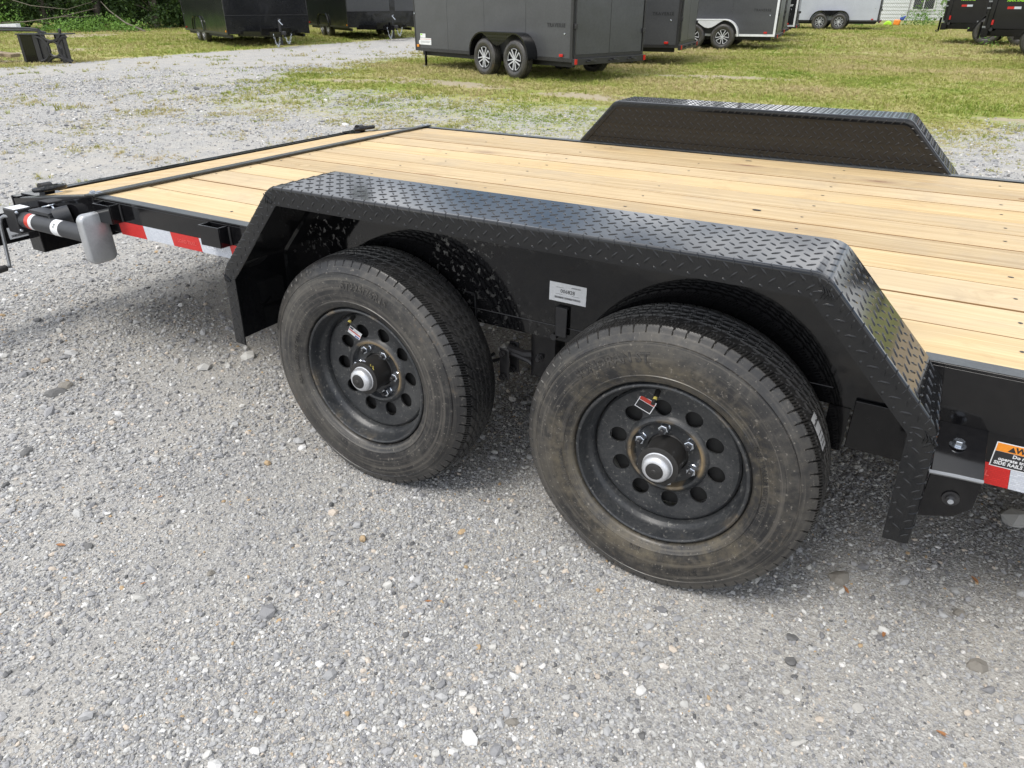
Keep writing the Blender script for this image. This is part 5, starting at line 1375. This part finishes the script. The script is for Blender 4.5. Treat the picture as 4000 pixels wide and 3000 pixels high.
def tree(pos, h, w, seed, mat, label, z0=.15, cat='tree', nm='tree', nlow=5200, nhigh=2600, grp='trees along the edge of the wood'):
    g = float(gz(*pos)); root = empty(nm, (pos[0], pos[1], g), 0, label, cat, grp)
    r = random.Random(seed)
    mb = MB()
    for k in range(2 if w > 1.5 else 1):
        a = r.uniform(0, 6.28); x0 = r.uniform(-.3, .3)
        mb.tube([(x0, 0, -.2), (x0+.08*math.cos(a), .05, h*.2), (x0+.3*math.cos(a), .3*math.sin(a), h*.5), (x0+.5*math.cos(a), .5*math.sin(a), h*.85)], [.13*h/7, .10*h/7, .07*h/7, .02], 8)
        for j in range(5):
            z = h*(.08+.12*j); b = r.uniform(0, 6.28); l = w*r.uniform(.5, .9)
            mb.tube([(x0, 0, z), (x0+.5*l*math.cos(b), .5*l*math.sin(b), z+.25*l), (x0+l*math.cos(b), l*math.sin(b), z+.4*l)], [.035, .022, .008], 5)
    mb.build('trunk', M['bark'], root)
    lo = leaf_cloud(nlow, crown_fn(w, w*.7, z0, min(2.6, h*.6), 34, seed), .075, seed); hi = leaf_cloud(nhigh, crown_fn(w*1.1, w*.9, 2.2, h, 26, seed+7), .17, seed+1) if h > 3 else None
    lo.materials.append(mat); link('crown', lo, None, root)
    if hi: hi.materials.append(mat); link('crown', hi, None, root)
    return root
spots = [(-43.5, 17.6, 8, 'leaf_bright', 'bright green leafy tree at the far left edge'), (-39.8, 19.2, 7, 'leaf_bright', 'light green tree behind the leaning grey branches'),
         (-37.5, 20.6, 8, 'leaf_dark', 'dark shrubby tree right of the light green one'), (-35.8, 22.4, 9, 'leaf_dark', 'dark evergreen above the bright ground ivy'),
         (-34.2, 24.2, 8, 'leaf_dark', 'dark evergreen with a sprawling dead limb in front'), (-33.3, 26.4, 7, 'leaf_dark', 'rounded dark bush tree left of the black trailer'),
         (-32.5, 28.9, 9, 'leaf_dark', 'dark tree directly behind the glossy black trailer'), (-31.5, 32.0, 9, 'leaf_dark', 'dark tree seen between the two black trailers'),
         (-30.0, 36.0, 9, 'leaf_dark', 'dark tree behind the trailer with the grey nose'), (-40.5, 25.5, 11, 'leaf_dark', 'tall dark tree in the second row, left'), (-38, 30, 12, 'leaf_dark', 'tall dark tree in the second row, middle'), (-36, 36, 12, 'leaf_dark', 'tall dark tree in the second row, right')]
for i, (x, y, h, mt, lb) in enumerate(spots): tree((x, y), h, 2.2 if i < 9 else 3.2, 100+i, M[mt], lb)
for i, (x, y, s, mt, lb) in enumerate(((-33.6, 19.4, .45, 'leaf_bright', 'low bright green ivy mound at the foot of the trees, left'), (-32.0, 20.6, .40, 'leaf_bright', 'low bright green ivy mound at the foot of the trees, right'), (-36.5, 17.6, .5, 'leaf_bright', 'weedy green mound behind the junk pile'))):
    lo = leaf_cloud(2200, crown_fn(1.3, .8, .03, s, 18, 300+i), .05, 300+i); lo.materials.append(M[mt]); o = link('ivy_patch', lo); o.location = (x, y, float(gz(x, y))-.03); tag(o, lb, 'ground cover')
# a few tall trees behind the house and the fence
for i, (x, y, h, lb) in enumerate(((2.5, 50, 8, 'loose green tree beside the white house'), (6.5, 52, 10, 'green tree right of the white house'), (-13, 60, 11, 'tree rising behind the white house'))):
    tree((x, y), h, 2.6, 200+i, M['leaf_bright'] if i == 0 else M['leaf_dark'], lb, z0=.6, nlow=2600, nhigh=2200, grp='trees behind the fence')
for i, (x, y, lb) in enumerate(((-.9, 44.0, 'scrubby bush against the fence, left'), (.6, 44.6, 'scrubby bush against the fence, right'), (-3.9, 42.6, 'low bush under the end of the white trailer'))):
    lo = leaf_cloud(900, crown_fn(.5, .4, .05, .9 if i < 2 else .3, 9, 400+i), .045, 400+i); lo.materials.append(M['leaf_bright']); o = link('bush', lo); o.location = (x, y, float(gz(x, y))); tag(o, lb, 'bush')
lo = leaf_cloud(160, crown_fn(.13, .13, .02, .30, 5, 500), .035, 500); lo.materials.append(M['leaf_bright']); o = link('weed', lo); o.location = (1.9, 25.4, float(gz(1.9, 25.4))); o.scale = (1, 1, .9); tag(o, 'small yellow-green weed in front of the dump trailer wheel', 'weed')

def wood_mass():
    n = 26000; r = np.random.default_rng(77)
    t = r.uniform(0, 1, n); x = -52+30*t+r.normal(0, .4, n); y = 23+30*t+r.uniform(0, 3.5, n); z = r.uniform(0, 1, n)**1.5*9
    p = np.stack([x, y, z+.2], 1)
    lo = leaf_cloud(n, lambda r_, n_: p, .36, 78); lo.materials.append(M['leaf_deep']); o = link('far_wood', lo); o['kind'] = 'stuff'
M['leaf_deep'] = foliage('leaf_deep', (.012, .022, .008), (.022, .04, .012), (.04, .065, .018))
wood_mass()

# fallen branches in front of the trees
def branch(pts, r, label, forks=()):
    mb = MB(); mb.tube(pts, [r*(1-.75*i/(len(pts)-1)) for i in range(len(pts))], 7)
    for f in forks: mb.tube(f, [r*.4, r*.3, r*.12], 5)
    o = mb.build('fallen_branch', M['grey_wood']); tag(o, label, 'branch', 'dead branches at the edge of the wood')
    return o
z_ = .2
branch([(-30.5, 21.0, z_+.03), (-31.6, 20.9, z_+.35), (-32.6, 20.9, z_+.85), (-33.2, 21.0, z_+1.2)], .045, 'grey dead limb sloping down to the grass from the dark bushes')
branch([(-36.6, 17.2, z_+.35), (-34.7, 18.2, z_+.42), (-33.2, 19.0, z_+.62), (-31.9, 19.9, z_+.95)], .03, 'long bare branch lying low across the front of the trees', [[(-34.2, 18.5, z_+.45), (-33.6, 18.9, z_+.30), (-33.0, 19.4, z_+.18)], [(-33.2, 19.0, z_+.62), (-32.5, 19.4, z_+.60), (-31.6, 19.9, z_+.72)]])
branch([(-36.2, 18.0, z_+1.5), (-34.6, 18.6, z_+1.05), (-33.3, 19.4, z_+.9), (-32.2, 20.0, z_+1.2)], .02, 'thin curved branch hanging above the low one', [[(-33.3, 19.4, z_+.9), (-33.8, 19.3, z_+.6), (-34.3, 19.0, z_+.4)]])

# ---- junk pile at the left
def junk():
    g = .08
    root = empty('fence_panel_crate', (-17.75, 8.72, g), rad(27), 'black decorative panel box standing on its side at the edge of the drive', 'panel')
    # open front, lattice right part, solid left part
    bk = M['satin']
    for x in (0, .40, 1.12): MB().box(x-.05 if x else 0, 0, 0, x+.06 if x < 1 else x+.02, .03, .60).build('upright', bk, root)
    MB().box(.066, .0, .0, .34, .02, .6).build('solid_panel', M['black'], root)
    MB().box(-.03, -.02, .601, 1.18, .35, .625).build('top_board', M['jack'], root); MB().box(-.05, -.02, -.03, 1.2, .05, -.001).build('base_strip', bk, root)
    MB().box(.0, .32, .0, 1.1, .34, .6).build('back_panel', M['black'], root) if False else None
    for x in (.16, .47): MB().box(x-.02, .03, 0, x+.09, .05, .6).build('slat', bk, root)
    for x in (.72, .86): MB().box(x-.025, .28, 0, x+.06, .30, .6).build('slat', bk, root)
    def circ(cx, cz, r, a0, a1): return [(cx+r*math.cos(a), .015, cz+r*math.sin(a)) for a in np.linspace(a0, a1, 10)]
    for p in (circ(.79, .72, .26, PI, 2*PI), circ(.79, -.12, .26, 0, PI), circ(.42, .3, .26, -PI/2, PI/2), circ(1.16, .3, .26, PI/2, 3*PI/2), circ(.79, .3, .17, 0, 2*PI)):
        mb = MB(); mb.tube(p, .036, 6); mb.build('scroll', bk, root)
    for x in (.60, .98): MB().box(x-.06, .005, 0, x+.05, .025, .6).build('slat', bk, root)
    M['old_wood'] = paint('old_lumber', (.30, .23, .15), .85, .3, (.38, .33, .25), nscale=8)
    def board(x, y, z, l, w, t, rz, ry, mat, nm, label, cat):
        o = MB().box(0, 0, 0, l, w, t).build(nm, M[mat], None, bevel=.004); o.location = (x, y, z); o.rotation_euler = (0, ry, rz); tag(o, label, cat); return o
    board(-21.0, 7.5, .70, 3.2, .16, .09, rad(28), rad(-2), 'white_stk', 'plastic_post', 'white plastic post lying on top of the junk pile', 'post')
    board(-20.6, 7.25, .50, 2.9, .35, .07, rad(28), rad(6), 'old_wood', 'plank_board', 'weathered board slanting down in the junk pile', 'board')
    board(-20.6, 7.05, .22, 2.8, .3, .07, rad(29), rad(0), 'old_wood', 'plank_board', 'weathered board lying flat at the foot of the junk pile', 'board')
    board(-20.2, 7.0, .09, 2.4, .12, .06, rad(25), rad(4), 'white_stk', 'plastic_post', 'short white post lying on the grass under the boards', 'post')
    for k, lb in enumerate(('black curved tube bent over the panel box, upper', 'black curved tube bent over the panel box, lower')):
        c, s = math.cos(rad(27)), math.sin(rad(27))
        def wpt(u, v, z): return (-17.75+u*c-v*s, 8.72+u*s+v*c, g+z)
        mb = MB(); mb.tube([wpt(-2.6, .1+.1*k, .78-.06*k), wpt(-.3, .1+.1*k, .74-.05*k), wpt(.3, .1+.1*k, .73-.05*k), wpt(.5+.04*k, .1+.1*k, .70-.05*k), wpt(.58, .1+.1*k, .63)], .022, 7)
        o = mb.build('bent_tube', M['jack']); tag(o, lb, 'tube', 'bent tubes on the junk pile')
junk()

# ================================================================== loose rocks and dry leaves on the gravel
def rock(x, y, s, col, label, seed, nm='rock', zs=.6):
    me = rock_mesh(seed, 2, zs*.85, .55).copy(); me.materials.clear(); me.materials.append(M[col]); finish(me, 12)
    o = link(nm, me); o.location = (x, y, float(gz(x, y))+s*.06); o.scale = (s*.9, s*.9, s*.9); o.rotation_euler = (random.uniform(-.3, .3), random.uniform(-.3, .3), random.uniform(0, 6)); tag(o, label, 'rock', 'loose rocks on the gravel'); return o
M['rock_dark'] = paint('rock_dark_clod', (.12, .12, .12), .95, .5, (.3, .29, .27), nscale=40, bumps=.6)
M['rock_brown'] = paint('rock_brown', (.215, .20, .175), .9, .3, (.3, .27, .22), nscale=40, bumps=.6)
M['rock_pale'] = paint('rock_pale', (.44, .43, .40), .85, .3, (.5, .47, .42), nscale=40, bumps=.4)
RK = [((225, 1525), .030, 'rock_dark'), ]
for (x, y, s, c, lb) in (
    (-1.399, -0.176, 0.0434, 'rock_dark', 'dark clod on the gravel at the left, paired with a brown one'),
    (-1.42, -0.128, 0.0362, 'rock_brown', 'brown clod beside the dark one on the left gravel'),
    (0.464, -0.449, 0.0128, 'rock_dark', 'small blue-black pebble on the open gravel between the wheels and the bottom edge'),
    (0.795, -0.523, 0.0169, 'rock_brown', 'oblong brownish pebble near the bottom edge, centre'),
    (1.314, 0.247, 0.0354, 'rock_brown', 'brown half-buried rock just right of the rear tyre'),
    (1.25, -0.012, 0.0229, 'rock_dark', 'round dark clod at lower right, upper of two'),
    (1.261, -0.083, 0.0197, 'rock_dark', 'round dark clod at lower right, lower of two'),
    (1.588, 0.268, 0.022, 'rock_brown', 'brown stone near the right edge in the shade'),
    (1.293, -0.165, 0.0134, 'rock_pale', 'cream coloured angular stone at lower right'),
    (1.267, -0.169, 0.0108, 'rock_pale', 'white angular stone left of the cream one at lower right'),
    (1.406, -0.134, 0.0178, 'rock_pale', 'flat pale stone at lower right, right of the cream one'),
    (1.312, -0.277, 0.0195, 'rock_pale', 'largest pale flat stone near the bottom edge'),
    (1.624, 0.111, 0.0287, 'rock_brown', 'broad brown stone near the lower right edge'),
    (1.037, -0.417, 0.0123, 'rock_dark', 'dark clod near the bottom edge, right of centre'),
    (0.889, -0.495, 0.0116, 'rock_dark', 'dark stone near the bottom edge, just right of the oblong one'),
    (0.645, -0.613, 0.0129, 'rock_pale', 'pinkish pale stone at the bottom, left of centre'),
    (-0.258, -0.462, 0.0159, 'rock_pale', 'flat pale stone on the left gravel, half way down'),
    (-0.098, -0.539, 0.0156, 'rock_brown', 'tan stone at the lower left, half in the dust'),
    (-0.469, -0.637, 0.0215, 'rock_dark', 'flat grey clod at the left, beside a tan splinter'),
    (-1.083, -0.466, 0.0282, 'rock_dark', 'flat dark clod near the left edge')):
    rock(x, y, s, c, lb, int(abs(x*1000+y*77)))
def leaf(x, y, l, rz, label):
    n = 8; top = []; bot = []
    for k in range(n+1):
        t = k/n; w = .5*math.sin(PI*t)**.8*.34; top.append((t-.5, w, .06*math.sin(PI*t)+.05)); bot.append((t-.5, -w, .06*math.sin(PI*t)+.08))
    mid = [(k/n-.5, 0, .06*math.sin(PI*k/n)) for k in range(n+1)]
    vs = top+mid+bot; m = n+1; fs = [(i, i+1, m+i+1, m+i) for i in range(n)]+[(m+i, m+i+1, 2*m+i+1, 2*m+i) for i in range(n)]
    me = bpy.data.meshes.new('leaf'); me.from_pydata(vs, [], fs); me.materials.append(M['leafbrown']); o = link('dry_leaf', me); o.scale = (l, l, l*.6); o.location = (x, y, float(gz(x, y))+.004); o.rotation_euler = (0, 0, rz); tag(o, label, 'leaf', 'dry leaves on the gravel')
for x, y, l, a, lb in ((1.337, 0.213, 0.028, -1, 'rust brown leaf in front of the brown rock by the rear tyre'),
    (1.433, 0.105, 0.0226, 1.5, 'rust brown leaf on the gravel, right of the dark clods'),
    (1.617, 0.413, 0.0272, 2.2, 'rust brown leaf in the shade near the right edge'),
    (1.562, -0.117, 0.0276, -0.2, 'orange brown leaf in the lower right corner area'),
    (0.451, -0.339, 0.0186, 0.5, 'pale brown wood chip on the gravel below the front tyre'),
    (-0.492, -0.397, 0.0172, 0.9, 'small tan leaf on the gravel at the left'),
    (-0.539, -0.67, 0.0304, 0.4, 'tan splinter beside the flat grey clod at the left'),
    (-0.215, -0.651, 0.0152, 1.1, 'small tan leaf at the lower left')):
    leaf(x, y, l, a, lb)
